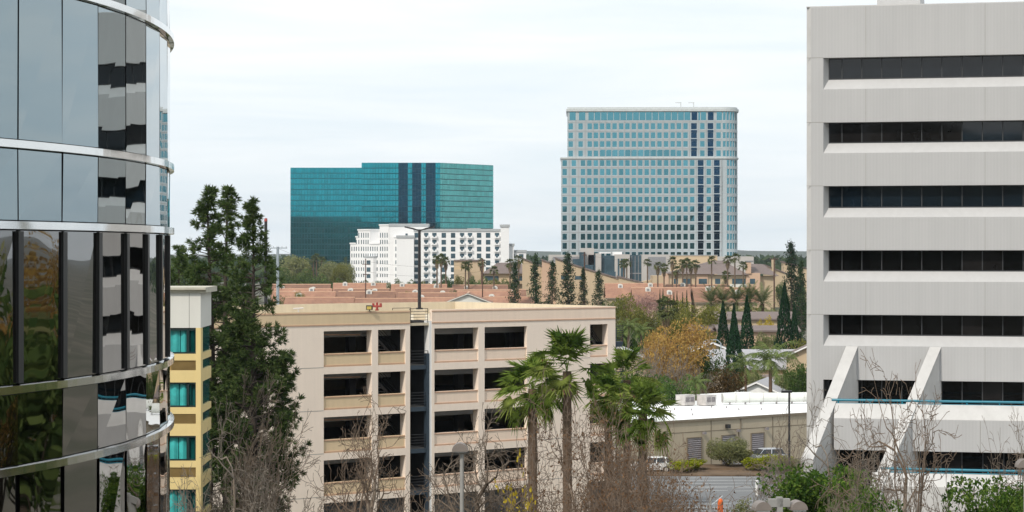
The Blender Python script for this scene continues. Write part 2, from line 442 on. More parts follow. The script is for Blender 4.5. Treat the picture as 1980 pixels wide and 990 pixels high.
# ribbed precast for the office facade: fine vertical flutes
def ribbed():
    m, n, l, b = mat_new('ribbed_concrete')
    b.inputs['Roughness'].default_value = 0.9
    tc = n.new('ShaderNodeTexCoord')
    uv = n.new('ShaderNodeMapping'); uv.inputs['Rotation'].default_value = (0, 0, 0)
    l.new(tc.outputs['Object'], uv.inputs['Vector'])
    wv = n.new('ShaderNodeTexWave'); wv.bands_direction = 'X'; wv.inputs['Scale'].default_value = 1.6
    l.new(uv.outputs['Vector'], wv.inputs['Vector'])
    mp = n.new('ShaderNodeMapping'); mp.inputs['Scale'].default_value = (1.3,1.3,0.07)
    nz = n.new('ShaderNodeTexNoise'); nz.inputs['Scale'].default_value = 1.5; nz.inputs['Detail'].default_value = 6
    l.new(tc.outputs['Object'], mp.inputs['Vector']); l.new(mp.outputs['Vector'], nz.inputs['Vector'])
    n2 = n.new('ShaderNodeTexNoise'); n2.inputs['Scale'].default_value = 0.25; n2.inputs['Detail'].default_value = 4
    l.new(tc.outputs['Object'], n2.inputs['Vector'])
    a = n.new('ShaderNodeMix'); a.data_type='FLOAT'; a.inputs[0].default_value = 0.4
    l.new(nz.outputs['Fac'], a.inputs[2]); l.new(n2.outputs['Fac'], a.inputs[3])
    a2 = n.new('ShaderNodeMix'); a2.data_type='FLOAT'; a2.inputs[0].default_value = 0.14
    l.new(a.outputs[0], a2.inputs[2]); l.new(wv.outputs['Fac'], a2.inputs[3])
    cr = n.new('ShaderNodeValToRGB')
    cr.color_ramp.elements[0].position = 0.25; cr.color_ramp.elements[0].color = (0.415,0.415,0.418,1)
    cr.color_ramp.elements[1].position = 0.75; cr.color_ramp.elements[1].color = (0.48,0.48,0.48,1)
    l.new(a2.outputs[0], cr.inputs['Fac']); l.new(cr.outputs['Color'], b.inputs['Base Color'])
    return m
M['ribbed'] = ribbed()

# ================================================================== SETTING
def ground_mat():
    m, n, l, b = mat_new('valley_ground')
    b.inputs['Roughness'].default_value = 0.95
    tc = n.new('ShaderNodeTexCoord')
    nz = n.new('ShaderNodeTexNoise'); nz.inputs['Scale'].default_value = 0.03; nz.inputs['Detail'].default_value = 8
    l.new(tc.outputs['Object'], nz.inputs['Vector'])
    cr = n.new('ShaderNodeValToRGB'); e = cr.color_ramp.elements
    e[0].position = 0.3; e[0].color = (0.05,0.06,0.03,1)
    e[1].position = 0.7; e[1].color = (0.16,0.14,0.11,1)
    q = e.new(0.5); q.color = (0.09,0.085,0.06,1)
    l.new(nz.outputs['Fac'], cr.inputs['Fac']); l.new(cr.outputs['Color'], b.inputs['Base Color'])
    return m
M['ground'] = ground_mat()
M['hill'] = plain('hill_scrub', (0.045,0.055,0.035), 0.95, var=0.4, scale=0.01)
M['soil'] = plain('bed_soil', (0.13,0.085,0.05), 0.95, var=0.4, scale=0.8)

structure(MB().quad((-20000,-20000,0),(20000,-20000,0),(20000,20000,0),(-20000,20000,0)).build('ground', M['ground']))

def ridge(name, x0, x1, y, h0, h1, depth, seed, n=90):
    r = np.random.default_rng(seed)
    xs = np.linspace(x0, x1, n)
    hs = np.zeros(n)
    for k in range(1, 9):
        hs += np.sin(xs/(x1-x0)*k*2*pi*1.3 + r.uniform(0, 6.28)) / k
    hs = (hs-hs.min())/(hs.max()-hs.min())
    hs = h0 + (h1-h0)*hs + r.normal(0, (h1-h0)*0.03, n)
    v = []
    for i in range(n):
        v += [(xs[i], y, -1), (xs[i], y+depth*.35, hs[i]*.72), (xs[i], y+depth*.5, hs[i]), (xs[i], y+depth, -1)]
    f = []
    for i in range(n-1):
        for j in range(3):
            f.append((i*4+j, (i+1)*4+j, (i+1)*4+j+1, i*4+j+1))
    m = MB(); m.add(v, f)
    return structure(m.build(name, M['hill'], smooth=True))
ridge('hills', -2600, 2600, 6200, 4, 30, 600, 3)
ridge('hills', -700, 700, -520, 64, 96, -250, 5)  # unseen ridge added behind the camera so the tower glass mirrors dark low down

# ---- parking lot between the garage and the low warehouse
structure(MB().quad((14,150,0.004),(75,150,0.004),(62,240,0.004),(10,240,0.004)).build('parking_lot', M['asphalt']))
pl = MB()
for i in range(4):
    y = 213 + i*2.75
    pl.quad((15.5+0.06*i,y,0.008),(23.6+0.05*i,y+0.6,0.008),(23.6+0.05*i,y+0.72,0.008),(15.5+0.06*i,y+0.12,0.008))
for i in range(9):
    if i in (5, 6): continue
    y = 190 + i*2.75
    pl.quad((13+.1*i,y,0.008),(18.5+.2*i,y+0.5,0.008),(18.5+.2*i,y+0.61,0.008),(13+.1*i,y+0.11,0.008))
    pl.quad((20.5,y,0.008),(27,y+0.6,0.008),(27,y+0.72,0.008),(20.5,y+0.12,0.008))
structure(pl.build('parking_lines', M['line_paint']))
structure(MB().box(13,25.2,223.2,230.6,0.0,0.14).build('planting_bed', M['soil']))
structure(MB().box(10,34,228.5,233,0.14,0.26).build('path', M['soil']))

# ================================================================== LEFT: CURVED GLASS BUILDING
CC, CRAD = (-32.0, 46.0), 24.8
STEP = 3.76
cyl = thing('glass_office_building', 'curved office building clad in silver mirror glass with polished steel bands, nearest at the left', 'office building', (CC[0], CC[1], 0))
def cpt(a, r, z): return (r*cos(R(a)), r*sin(R(a)), z)
A0 = -17.58 - STEP*10
NP = 96
ringA, ringB, ringC = CAM_Z+4.58, CAM_Z+1.82, CAM_Z+0.45
levels = []              # (z0, z1, kind)
z = ringC + 4.14*3
for k in range(8):
    zc = ringC + 4.14*(3-k)         # underside ring of the spandrel at storey k
    levels.append((zc, zc+1.37, 'spandrel'))
    levels.append((zc+1.37, zc+4.14, 'upper' if k <= 3 and k != 4 else 'vision'))
    # below C the same glass, its base darkened for the view it mirrors
vis = []
for (z0, z1, kd) in levels:
    if z1 < 0.3: continue
    vis.append((max(z0, 0.2), z1, kd))
def ring_mesh(z0, z1, r0, r1, a0, a1, da=0.94):
    m = MB(); n = int(round((a1-a0)/da)); pts = []; f = []
    for i in range(n+1):
        a = a0 + (a1-a0)*i/n
        pts += [cpt(a,r0,z0), cpt(a,r1,z0+0.02), cpt(a,r1,z1-0.02), cpt(a,r0,z1)]
    for i in range(n):
        for j in range(3):
            f.append((i*4+j, (i+1)*4+j, (i+1)*4+j+1, i*4+j+1))
    m.add(pts, f); return m
rj = np.random.default_rng(11)
# rings
ring_zs = sorted(set([round(z0, 3) for z0, z1, k in vis] + [round(vis[0][1], 3)]))
for zz in ring_zs:
    ring_mesh(zz-0.085, zz+0.085, CRAD-0.05, CRAD+0.10, A0, A0+STEP*NP).build('trim_band', M['chrome'], cyl, smooth=False)
# panes: flat facets; the ones the photo shows are parts, the turned-away rest one mesh
rest = MB(); restv = MB()
for (z0, z1, kd) in vis:
    low = z1 < ringC+0.3
    for i in range(NP):
        a0 = A0 + STEP*i; a1 = a0 + STEP
        gap = 0.10 if not low else (0.34 if kd != 'spandrel' else 0.06)
        j = rj.normal(0, 0.007, 4)
        zz0, zz1 = z0+0.09, z1-0.09
        q = [cpt(a0+gap*.5, CRAD+j[0], zz0), cpt(a1-gap*.5, CRAD+j[1], zz0), cpt(a1-gap*.5, CRAD+j[2], zz1), cpt(a0+gap*.5, CRAD+j[3], zz1)]
        seen = -30 < a0 < 7.5 and CAM_Z-6.9 < z1 and z0 < CAM_Z+6.5
        mt = M['cyl_glass_dim'] if low else M['cyl_glass']
        if seen:
            MB().quad(*q).build('glass_pane', mt, cyl)
        else:
            (restv if low else rest).quad(*q)
r1 = rest.build('glass_skin', M['cyl_glass'], cyl); r1['kind'] = 'stuff'
r2 = restv.build('dim_glass_skin', M['cyl_glass_dim'], cyl); r2['kind'] = 'stuff'
core = MB(); 
zt = vis[0][1]
core.prism([cpt(A0+STEP*i, CRAD-0.08, 0)[:2] for i in range(NP)], 0.0, zt-0.15)
core.build('core_wall', M['black_frame'], cyl)
MB().prism([cpt(A0+STEP*i, CRAD-0.3, 0)[:2] for i in range(NP)], zt-0.15, zt+0.25).build('roof', M['concrete'], cyl)
# black mullions of the tall dark windows
for (z0, z1, kd) in vis:
    if z1 < ringC+0.3 and kd != 'spandrel':
        for i in range(NP):
            a = A0 + STEP*i
            if not (-31 < a < 8): continue
            if z0 < CAM_Z-6: continue
            fr = Frame(*cpt(a, CRAD, 0)[:2], -sin(R(a)), cos(R(a)))
            MB(fr).box(-0.085, 0.085, -0.06, 0.12, z0+0.1, z1-0.1).build('mullion', M['black_frame'], cyl)

# ================================================================== LEFT: YELLOW HOTEL WING
HF = Frame(X(388,123), 123.0, 1.0, 0.02)
hotel2 = thing('hotel_wing', 'yellow and off-white hotel wing with turquoise curtained windows beside the curved glass building', 'hotel', (HF.o[0], HF.o[1], 0), HF.ang())
HL = Frame()   # local frame of the thing (already rotated by the Empty)
D2 = 123.0
def hz(py): return Z(py, D2)
def hs(px): return (px-388)/F*D2
sL, sM, sR = hs(240), hs(388), hs(410)
ztop = hz(556)
MB(HL).box(sL, -0.35, 0.9, 5.1, 0, hz(630)).build('core_wall', M['garage_dark'], hotel2)
MB(HL).box(sL, 0.0, 0.0, 5.1, hz(634), hz(566)).build('parapet', M['offwhite'], hotel2)
jt = MB(HL); jt.box(hs(366)-.015, hs(366)+.015, -0.006, 0.02, hz(634), hz(567)); jt.build('panel_joint', M['joint'], hotel2)
cn = MB(HL)
cn.sprism([(-0.10,hz(566)),(-0.10,hz(563)),(-0.30,hz(560)),(-0.30,hz(555.5)),(5.4,hz(555.5)),(5.4,hz(566))], sL, 0.30)
cn.build('cornice', M['cornice'], hotel2)
fr_ = MB(HL)
ch = 103.4/F*D2
for k in range(7):
    zt_ = hz(636) - k*ch           # window head
    zb_ = zt_ - (684-636)/F*D2     # window sill
    zl0 = zt_ - (697-636)/F*D2; zl1 = zt_ - (716-636)/F*D2   # louver
    zn = zt_ - ch
    if zb_ < 1: break
    MB(HL).box(sL, 0.0, 0.0, 5.1, zl0, zb_).build('sill_beam', M['cream_frame'], hotel2)
    MB(HL).box(sL, 0.0, 0.0, 5.1, zn, zl1).build('lintel_beam', M['cream_frame'], hotel2)
    # grille band under the sill
    lv = MB(HL)
    nl = 9
    for q in range(nl):
        za = zl1 + (zl0-zl1)*q/nl
        lv.sprism([(0.10,za+0.004),(0.02,za+0.01),(0.10,za+(zl0-zl1)/nl*0.85)], hs(330-k*2), sM-0.22)
    lv.box(sL, sM-0.2, 0.12, 0.3, zl1+.002, zl0-.002)
    lv.build('vent_grille', M['louver'], hotel2)
    MB(HL).box(-.3, -0.10, 0.92, 5.08, zl1+.002, zl0-.002).build('window', M['teal_dark'], hotel2)
    # room window with pleated curtain behind its glass
    s0 = hs(328-k*2); s1 = sM-0.22; sc_ = hs(363)
    w = MB(HL)
    w.box(s0-6, s1, 0.30, 0.9, zb_+.002, zt_-.002)
    wo = w.build('window', M['teal_dark'], hotel2)
    cu = MB(HL)
    def pleat(a, b, amp=0.05, ph=0.0):
        n = 60; pts=[]; f=[]
        for i in range(n+1):
            s = a+(b-a)*i/n; t = 0.24+amp*sin(i*1.15+ph)+0.02*sin(i*.37)
            pts += [(s,t,zb_+.05),(s,t,zt_-.05)]
        for i in range(n): f.append((2*i,2*i+2,2*i+3,2*i+1))
        cu.add(pts, f)
    pleat(s0-4, sc_-0.1, ph=k*.7)
    pleat(sc_+0.14, s1-(0.5 if k % 2 else 0.12), ph=k*1.3)
    cu.build('curtain', M['teal_curtain'], wo)
    fm = MB(HL)
    for a in (sc_,):
        fm.box(a-0.07, a+0.07, 0.04, 0.16, zb_, zt_)
    fm.box(s0-6, s1, 0.04, 0.16, zt_-.09, zt_-.001); fm.box(s0-6, s1, 0.04, 0.16, zb_+.001, zb_+.09)
    fm.box(s1-0.09, s1, 0.041, 0.161, zb_+.09, zt_-.09)
    fm.build('window_frame', M['window_dark'], wo)
    MB(HL).box(-.3, -0.10, 0.92, 5.08, zb_+.002, zt_-.002).build('window', M['teal_dark'], hotel2)
MB(HL).box(-0.26, 0.012, -0.012, 0.88, 0, hz(634)-.002).build('pier', M['cream_frame'], hotel2)

# ================================================================== PARKING GARAGE
GF = Frame(-14.0, 169.0, 21.8, 17.0)
gar = thing('parking_garage', 'cream five-storey open parking garage with tan and pink spandrel panels', 'parking garage', (-14.0,169.0,0), GF.ang())
L = Frame()
def gs(px, t=0.0): return GF.s_at(px, t)
GZ = CAM_Z
ZP = GZ-4.45                 # parapet top
ZO = GZ-5.90                 # first opening head
ST = 3.2
sE0, sE1 = gs(380), gs(1190)
bays_l = [(gs(626), gs(719)), (gs(731), gs(784))]
gap = (gs(793), gs(835))
bays_r = [(gs(840), gs(925)), (gs(937), gs(1019)), (gs(1141), gs(1175))]
DEPTH = 22.0
def wall_runs(m, runs, z0, z1, t0=0.0, t1=0.35):
    for a, b in runs: m.box(a, b, t0, t1, z0, z1)
# solid piers and blank walls, full height
piers = [(sE0, bays_l[0][0]), (bays_l[0][1], bays_l[1][0]), (bays_l[1][1], gap[0]),
         (gap[1], bays_r[0][0]), (bays_r[0][1], bays_r[1][0]), (bays_r[1][1], bays_r[2][0]), (bays_r[2][1], sE1)]
for i, (a, b) in enumerate(piers):
    thick = 0.7 if (b-a) < 1.6 else 0.35
    MB(L).box(a, b, 0, thick, 0, ZO).build('column' if (b-a) < 1.6 else 'wall', M['garage_wall'], gar)
# head beam under the parapets
hb = MB(L); hb.box(sE0, gap[0], 0, 0.35, ZO, GZ-5.45); hb.box(gap[1], sE1, 0, 0.35, ZO, GZ-5.45); hb.build('beam', M['garage_wall'], gar)
MB(L).box(sE0, gap[0], 0.0, 0.3, GZ-5.45, ZP).build('parapet', M['garage_tan'], gar)
MB(L).box(gap[1], sE1-0.0, 0.0, 0.3, GZ-5.45, ZP).build('parapet', M['garage_pink'], gar)
ln = MB(L)
for a, b in ((sE0, gap[0]), (gap[1], sE1)):
    ln.box(a, b, -0.04, 0.001, GZ-5.50, GZ-5.41); ln.box(a, b, -0.03, 0.001, ZP-0.16, ZP-0.09)
ln.build('trim_line', M['garage_line'], gar)
for k in range(5):
    jn = MB(L); jn.box(sE0, bays_l[0][0]-.01, -0.008, 0.01, ZO-ST*k-2.72, ZO-ST*k-2.68)
    jn.build('panel_joint', M['joint'], gar); jn = MB(L)
    jn.box(bays_r[1][1]+.01, bays_r[2][0]-.01, -0.008, 0.01, ZO-ST*k-2.72, ZO-ST*k-2.68)
    jn.build('panel_joint', M['joint'], gar)
for k in range(5):
    zh = ZO - ST*k               # opening head
    zs = zh - 1.67               # top of spandrel panel
    zb = zh - 2.67               # bottom of spandrel panel
    zn = zh - ST                 # next opening head
    for side, bays in (('tan', bays_l), ('pink', bays_r)):
        for (a, b) in bays:
            if k < 4:
                MB(L).box(a, b, 0.0, 0.5, zn, zb).build('beam', M['garage_wall'], gar)
                p = MB(L).box(a, b, 0.10, 0.30, zb, zs).build('spandrel_panel', M['garage_'+side], gar)
                e = MB(L); e.box(a, b, 0.05, 0.101, zs-0.10, zs-0.03); e.box(a, b, 0.05, 0.101, zb+0.05, zb+0.12)
                e.build('trim_line', M['garage_line'], p)
            else:
                g = MB(L)
                nb = max(4, int((b-a)/0.16))
                for q in range(nb+1):
                    s = a+(b-a)*q/nb; g.box(s-0.02, s+0.02, 0.20, 0.24, 0, zh)
                for zz in (0.05, 1.1, 2.2, zh-0.05): g.box(a, b, 0.19, 0.25, zz-0.03, zz+0.03)
                g.box(a, b, 0.5, 0.54, 0, zh)
                g.build('security_grille', M['grille'], gar)
# decks, inner beams and back walls
for k in range(6):
    zf = ZO+0.45 - ST*k if k else ZO+0.45
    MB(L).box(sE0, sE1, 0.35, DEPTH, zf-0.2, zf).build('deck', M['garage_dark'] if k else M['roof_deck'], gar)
    if k < 5:
        MB(L).box(sE0, sE1-.4, 2.6, 3.0, zf-1.02, zf-0.2).build('beam', M['concrete'], gar)
bw = MB(L); bw.box(sE0, sE1, DEPTH-0.3, DEPTH, 0, ZP); bw.box(sE1-0.3, sE1, 0.35, DEPTH-0.3, 0, ZP); bw.box(sE0, sE0+0.3, 0.35, DEPTH-0.3, 0, ZP)
bw.build('wall', M['roof_deck'], gar)
dk = MB(L)
for s in np.linspace(sE0+3, sE1-4, 7): dk.box(s, s+0.6, 9, 9.6, 0, ZO+.2)
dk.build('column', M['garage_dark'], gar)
pi_ = MB(L)
for k in range(3):
    pi_.tube((bays_l[0][0], 1.2, ZO-ST*k-0.28), (bays_l[0][1], 1.6, ZO-ST*k-0.40), 0.05)
pi_.build('pipe', M['garage_line'], gar)
# stair shaft in the gap
sh = MB(L); sh.box(gap[0], gap[1], 5.0, 5.2, 0, ZP-1.0); sh.box(gap[0]+.001, gap[0]+.05, .72, 5.0, 0, ZP-1.0); sh.build('shaft_wall', M['shaft_shade'], gar)
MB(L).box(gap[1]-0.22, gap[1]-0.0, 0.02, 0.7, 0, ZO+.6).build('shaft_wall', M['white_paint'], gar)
MB(L).box(gap[1]-0.22, gap[1]-0.0, 0.705, 5.0, 0, ZO+.6).build('shaft_wall', M['shaft_shade'], gar)
stl = MB(L); stl.box(gap[1]-0.46, gap[1]-0.24, 0.0, 0.4, 0, ZO-1.9); stl.build('steel_column', M['steel_blue'], gar)
def railing(m, a, b, t, z, h=1.1, rows=5, r=0.022):
    for q in range(rows):
        zz = z + h*(q+1)/rows; m.tube((a,t,zz), (b,t,zz), r, n=5)
    n = max(2, int((b-a)/1.1)+1)
    for q in range(n):
        s = a+(b-a)*q/(n-1); m.tube((s,t,z), (s,t,z+h), r*1.2, n=5)
for k in range(6):
    zf = ZO+0.45-ST*k - (0.0 if k == 0 else 0.05)
    if k:
        MB(L).box(gap[0]+.01, gap[1]-0.24, 0.08, 4.8, zf-0.32, zf).build('stair_landing', M['steel_blue'], gar)
    else:
        MB(L).box(gap[0]+.01, gap[1]-0.24, 0.08, 4.8, zf-0.2, zf).build('stair_landing', M['roof_deck'], gar)
    for tt_ in (0.12, 2.4):
        m = MB(L); railing(m, gap[0]+.05, gap[1]-0.3, tt_, zf); m.build('railing', M['black_metal'], gar)
    if k < 5:
        for (sa, za, sb, zb_, t0) in ((gap[0]+.1, zf, gap[1]-.5, zf-ST/2, 2.6), (gap[1]-.5, zf-ST/2, gap[0]+.1, zf-ST, 3.7)):
            f = MB(L)
            f.add([(sa,t0,za-.30),(sb,t0,zb_-.30),(sb,t0,zb_+.02),(sa,t0,za+.02),(sa,t0+.9,za-.30),(sb,t0+.9,zb_-.30),(sb,t0+.9,zb_+.02),(sa,t0+.9,za+.02)], [(0,1,2,3),(7,6,5,4),(0,4,5,1),(3,2,6,7),(0,3,7,4),(1,5,6,2)])
            f.build('stair_flight', M['pole_grey'], gar)
        a, b = bays_l[1][0]-0.2, bays_l[1][1]+0.3
        f = MB(L); tr_ = f
        for q in range(10):
            s = a+(b-a)*q/9; zz = zf-0.15-(ST-0.4)*q/9
            f.box(s-0.16, s+0.16, 1.5, 2.7, zz-0.05, zz)
        tf = f.build('stair_treads', M['concrete_light'], gar); f = MB(L)
        f.tprism([(a,zf-.35),(a,zf-.05),(b,zf-ST+.35),(b,zf-ST+.05)], 1.40, 1.46)
        f.tprism([(a,zf-.35),(a,zf-.05),(b,zf-ST+.35),(b,zf-ST+.05)], 2.74, 2.80)
        for q in range(4):
            hh = 0.25+q*0.25
            f.tube((a,1.43,zf-.05+hh),(b,1.43,zf-ST+.35+hh),0.02,n=4)
        f.build('stair_flight', M['black_metal'], gar)
        a, b = bays_r[2][0]-0.3, bays_r[2][1]+0.2
        f = MB(L)
        for q in range(10):
            s = a+(b-a)*q/9; zz = zf-0.25-(ST-0.6)*q/9
            f.box(s-0.18, s+0.18, 1.0, 2.2, zz-0.05, zz)
        for q in range(4):
            hh = q*0.25
            f.tube((a,0.95,zf-.15+hh),(b,0.95,zf-ST+.35+hh),0.025,n=4)
        f.tprism([(a,zf-.5),(a,zf-.1),(b,zf-ST+.45),(b,zf-ST+.05)], 0.92, 0.98)
        f.build('stair_flight', M['black_metal'], gar)
# landing hung outside the right-hand end, with its steel post
eL = MB(L)
e0, e1 = gs(1183), gs(1211)
for k in range(3):
    zf = Z(661, 187) - ST*k
    m = MB(L); m.box(e0, e1, 0.4, 2.6, zf-0.42, zf); m.build('stair_landing', M['steel_blue'], gar)
    for tt_ in (0.42, 2.55):
        m = MB(L); railing(m, e0, e1, tt_, zf, h=1.3, rows=7, r=0.028); m.build('railing', M['black_metal'], gar)
MB(L).box(e1-0.30, e1-0.02, 1.2, 1.5, 0, Z(636,187)).build('steel_column', M['steel_blue'], gar)

# ================================================================== RIGHT: OFFICE BLOCK
OX, OY = X(1559,141), 141.0
OF = Frame(OX, OY, 0.9756, -0.2206)
off = thing('office_block', 'pale grey concrete office block with dark ribbon windows and slanted buttresses', 'office building', (OX, OY, 0), OF.ang())
def os_(px, t=0.0): return OF.s_at(px, t)
OL = 28.0                       # facade length
RD = 0.65                       # recess depth
DW = 140.0
zr = lambda v: CAM_Z+v
TOP = 15.15
wins = [(12.0,10.7,10.05),(8.0,6.75,6.1),(4.07,2.74,2.13),(0.10,-1.18,-1.83),(-3.88,-5.15,-5.80)]
sp = os_(1592); se = OL-1.2
sj = sp+0.29                    # glass starts here (splayed jamb)
c = 0.28
# facade bands
bands = []
prev = TOP
for (a, b, d) in wins:
    bands.append((a, prev)); prev = d
bands.append((-7.9, prev))
for (z0, z1) in bands:
    MB(L).box(sp, se, 0, 3.0, zr(z0), zr(z1)).build('wall_band', M['ribbed'], off)
    for s in np.arange(sp+2.6, se, 7.2): MB(L).box(s-.012, s+.012, -0.004, 0.01, zr(z0)+.02, zr(z1)-.02).build('panel_joint', M['joint'], off)
MB(L).box(-0.0+c, sp, 0, 3.0, zr(-13), zr(TOP)).build('corner_pier', M['ribbed'], off)
MB(L).prism([(0,c),(c,0),(c,3.0),(0,3.0)], 0, zr(TOP)).build('corner_pier', M['concrete_light'], off)
MB(L).box(se, OL, 0, 3.0, 0, zr(TOP)).build('corner_pier', M['ribbed'], off)
for (a, b, d) in wins:
    MB(L).box(0.02, sp-0.01, -0.006, 0.02, zr(a)+0.0, zr(a)+.03).build('panel_joint', M['joint'], off)
MB(L).box(0.3, OL, 3.0, 22, 0, zr(TOP)-0.3).build('rear_wall', M['concrete'], off)
MB(L).box(0, OL, 0.05, 22, zr(TOP)+0.0, zr(TOP)+0.06).build('roof_coping', M['concrete_light'], off)
MB(L).box(os_(1690), os_(1775), 3, 9, zr(TOP)+.06, zr(TOP)+1.2).build('roof_plant', M['concrete'], off)
gq = random.Random(17)
def pick_glass(b, i):  # tints of one dark glass, painting in what each row would mirror
    if b > 9: return 'dark_glass'
    if b > 5: return 'dark_glass_brown' if i < 7 else 'dark_glass_blue'
    if b > 0: return 'dark_glass_blue'
    return 'dark_glass_brown' if gq.random() < .2 else 'dark_glass_black'
def ribbon(a, b, s0, s1, t, first=True, sill=True, d=None):
    pitch = (os_(1665)-os_(1626.5))
    edges = [s0]; s = os_(1626.5)
    if s < s0+0.2: s = s0+pitch
    while s < s1-0.2: edges.append(s); s += pitch
    edges.append(s1)
    for i in range(len(edges)-1):
        if edges[i] > os_(2010): continue
        MB(L).box(edges[i]+.03, edges[i+1]-.03, t, t+0.03, zr(b)+.03, zr(a)-.03).build('window_pane', M[pick_glass(b, i)], off)
    far = [e for e in edges if e > os_(2010)]
    if far: MB(L).box(far[0]+.03, s1, t, t+0.03, zr(b)+.03, zr(a)-.03).build('window_pane', M['dark_glass'], off)
    m = MB(L)
    for e in edges: m.box(e-.03, e+.03, t-0.03, t+0.05, zr(b)+.001, zr(a)-.001)
    m.box(s0, s1, t-0.031, t+0.05, zr(b)-.02, zr(b)+.05); m.box(s0, s1, t-0.031, t+0.05, zr(a)-.05, zr(a)+.02)
    m.build('window_frame', M['office_mullion'], off)
for (a, b, d) in wins:
    ribbon(a, b, sj, se-0.3, RD)
    m = MB(L)
    m.add([(sp,0,zr(d)),(se,0,zr(d)),(se-.3,RD,zr(b)),(sj,RD,zr(b)),(sp,3,zr(d)),(se,3,zr(d))], [(0,1,2,3)])
    m.build('sill_slope', M['concrete'], off)
    m = MB(L)
    m.add([(sp,0,zr(d)),(sj,RD,zr(b)),(sj,RD,zr(a)),(sp,0,zr(a))], [(0,1,2,3)])
    m.build('window_jamb', M['concrete'], off); m = MB(L)
    m.add([(se,0,zr(d)),(se-.3,RD,zr(b)),(se-.3,RD,zr(a)),(se,0,zr(a))], [(0,1,2,3)])
    m.build('window_jamb', M['concrete'], off)
# dark interior behind the glass is solid; lower storeys step out as terraces
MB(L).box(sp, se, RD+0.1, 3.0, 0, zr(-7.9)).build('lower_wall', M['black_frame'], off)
ribbon(-7.9, -9.6, sj, se-.3, RD+0.04)
MB(L).box(0+c, sp, 0.01, 3.0, 0, zr(-13)).build('corner_pier', M['ribbed'], off)
t6, t7 = -4.3, -8.3
MB(L).sprism([(t6,zr(-9.95)),(t6+0.75,zr(-9.12)),(t6+0.95,zr(-9.12)),(t6+0.95,zr(-9.6)),(RD,zr(-9.6)),(RD,zr(-11.85)),(t6,zr(-11.85))], sp+1.0, OL).build('terrace_planter', M['concrete_light'], off)
MB(L).box(sp+1.02, OL, t6-0.012, t6, zr(-11.85), zr(-9.97)).build('terrace_face', M['ribbed'], off)
for s in np.arange(sp+2.4, se, 7.2): MB(L).box(s-.015, s+.015, t6-0.02, t6-.008, zr(-11.8), zr(-10)).build('panel_joint', M['joint'], off)
ribbon(-11.85, -14.1, sp+1.2, se, t6+0.9)
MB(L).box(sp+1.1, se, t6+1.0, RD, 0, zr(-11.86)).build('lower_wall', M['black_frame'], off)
MB(L).sprism([(t7,zr(-13.55)),(t7+0.75,zr(-12.85)),(t7+0.95,zr(-12.85)),(t7+0.95,zr(-14.1)),(t6+0.9,zr(-14.1)),(t6+.9,0),(t7,0)], sp+3.5, OL).build('terrace_planter', M['concrete_light'], off)
for (t, zz, s0) in ((t6+0.85, -8.92, sp+0.8), (t7+0.85, -12.62, sp+4.0)):
    m = MB(L); m.tube((s0,t,zr(zz)), (OL-.2,t,zr(zz)), 0.075, n=8); m.tube((s0,t,zr(zz-.2)), (OL-.2,t,zr(zz-.2)), 0.035, n=6)
    for s in np.arange(s0+.4, OL, 1.9): m.tube((s,t,zr(zz-0.55)), (s,t,zr(zz)), 0.045, n=6)
    m.build('terrace_railing', M['teal_rail'], off)
# slanted buttresses
def buttress(px0, px1, ztop_, drop, ds):
    s0 = os_(px0); s1 = os_(px1)
    th = s1-s0
    # outward run per metre of drop, in facade coordinates (s leans left, t comes forward)
    dt = -1.097
    H0, H1 = ztop_, ztop_-drop
    tp = [(s0, 0.0, H0), (s1, 0.0, H0)]
    pts = [(s0,0.3,H0),(s1,0.3,H0),(s1,0,H0),(s0,0,H0),
           (s0+ds*drop,dt*drop,H1),(s1+ds*drop,dt*drop,H1),
           (s0+ds*drop,dt*drop,0),(s1+ds*drop,dt*drop,0),(s0,0.3,0),(s1,0.3,0)]
    m = MB(L)
    m.add(pts, [(0,1,2,3),(3,2,5,4),(4,5,7,6),(0,3,4,6,8),(2,1,9,7,5),(1,0,8,9)])
    return m.build('buttress', M['concrete_light'], off)
buttress(1636, 1659, zr(-5.82), 6.4, -.33)
buttress(1798, 1820, zr(-5.82), 7.9, -.39)

# ================================================================== FAR: TEAL MIRROR TOWER
def pane_wall(fr, s0, s1, z0, z1, ps, pz, gap, jit, seed, mb=None, t=0.0):
    """a sheet of separate panes, each a few millimetres out of true as real curtain wall is"""
    r = np.random.default_rng(seed)
    ns = max(1, round((s1-s0)/ps)); nz_ = max(1, round((z1-z0)/pz))
    m = mb or MB(fr)
    for j in range(nz_):
        rowj = r.normal(0, jit*1.6)
        for i in range(ns):
            a = s0+(s1-s0)*i/ns+gap; b = s0+(s1-s0)*(i+1)/ns-gap
            c = z0+(z1-z0)*j/nz_+gap*2.2; d = z0+(z1-z0)*(j+1)/nz_-gap*2.2
            q = r.normal(0, jit*.4, 4)
            m.quad((a,t+q[0],c),(b,t+q[1],c),(b,t+q[2]+rowj,d),(a,t+q[3]+rowj,d))
    return m
def recess_build(m, name, mat, parent):
    me = m.mesh(name, mat); return put(name, me, parent)
tt = thing('glass_tower', 'teal mirror-glass office tower with three deep blue vertical strips, left of the two towers', 'office tower', (X(851,1600),1600,0))
TL = Frame()                                 # local: front runs along x, corner at the origin
def tx(px): return (px-851)/F*1600
def tz(py): return Z(py,1600)
zA, zB = tz(324), tz(314.5)
xl, xm = tx(561), tx(699)
recess_build(pane_wall(TL, xl, xm, 0.5, zA, 2.0, 3.9, 0.10, 0.0034, 21, t=2.0), 'curtain_wall', M['teal_glass'], tt)
MB(TL).box(xl, xm-.05, 2.25, 30, 0, zA).build('frame_wall', M['teal_mullion'], tt)
strips = [(699,770.5,'g'),(770.5,788.5,'d'),(788.5,797,'g'),(797,814.5,'d'),(814.5,823.5,'g'),(823.5,842,'d'),(842,851,'g')]
n_ = 0
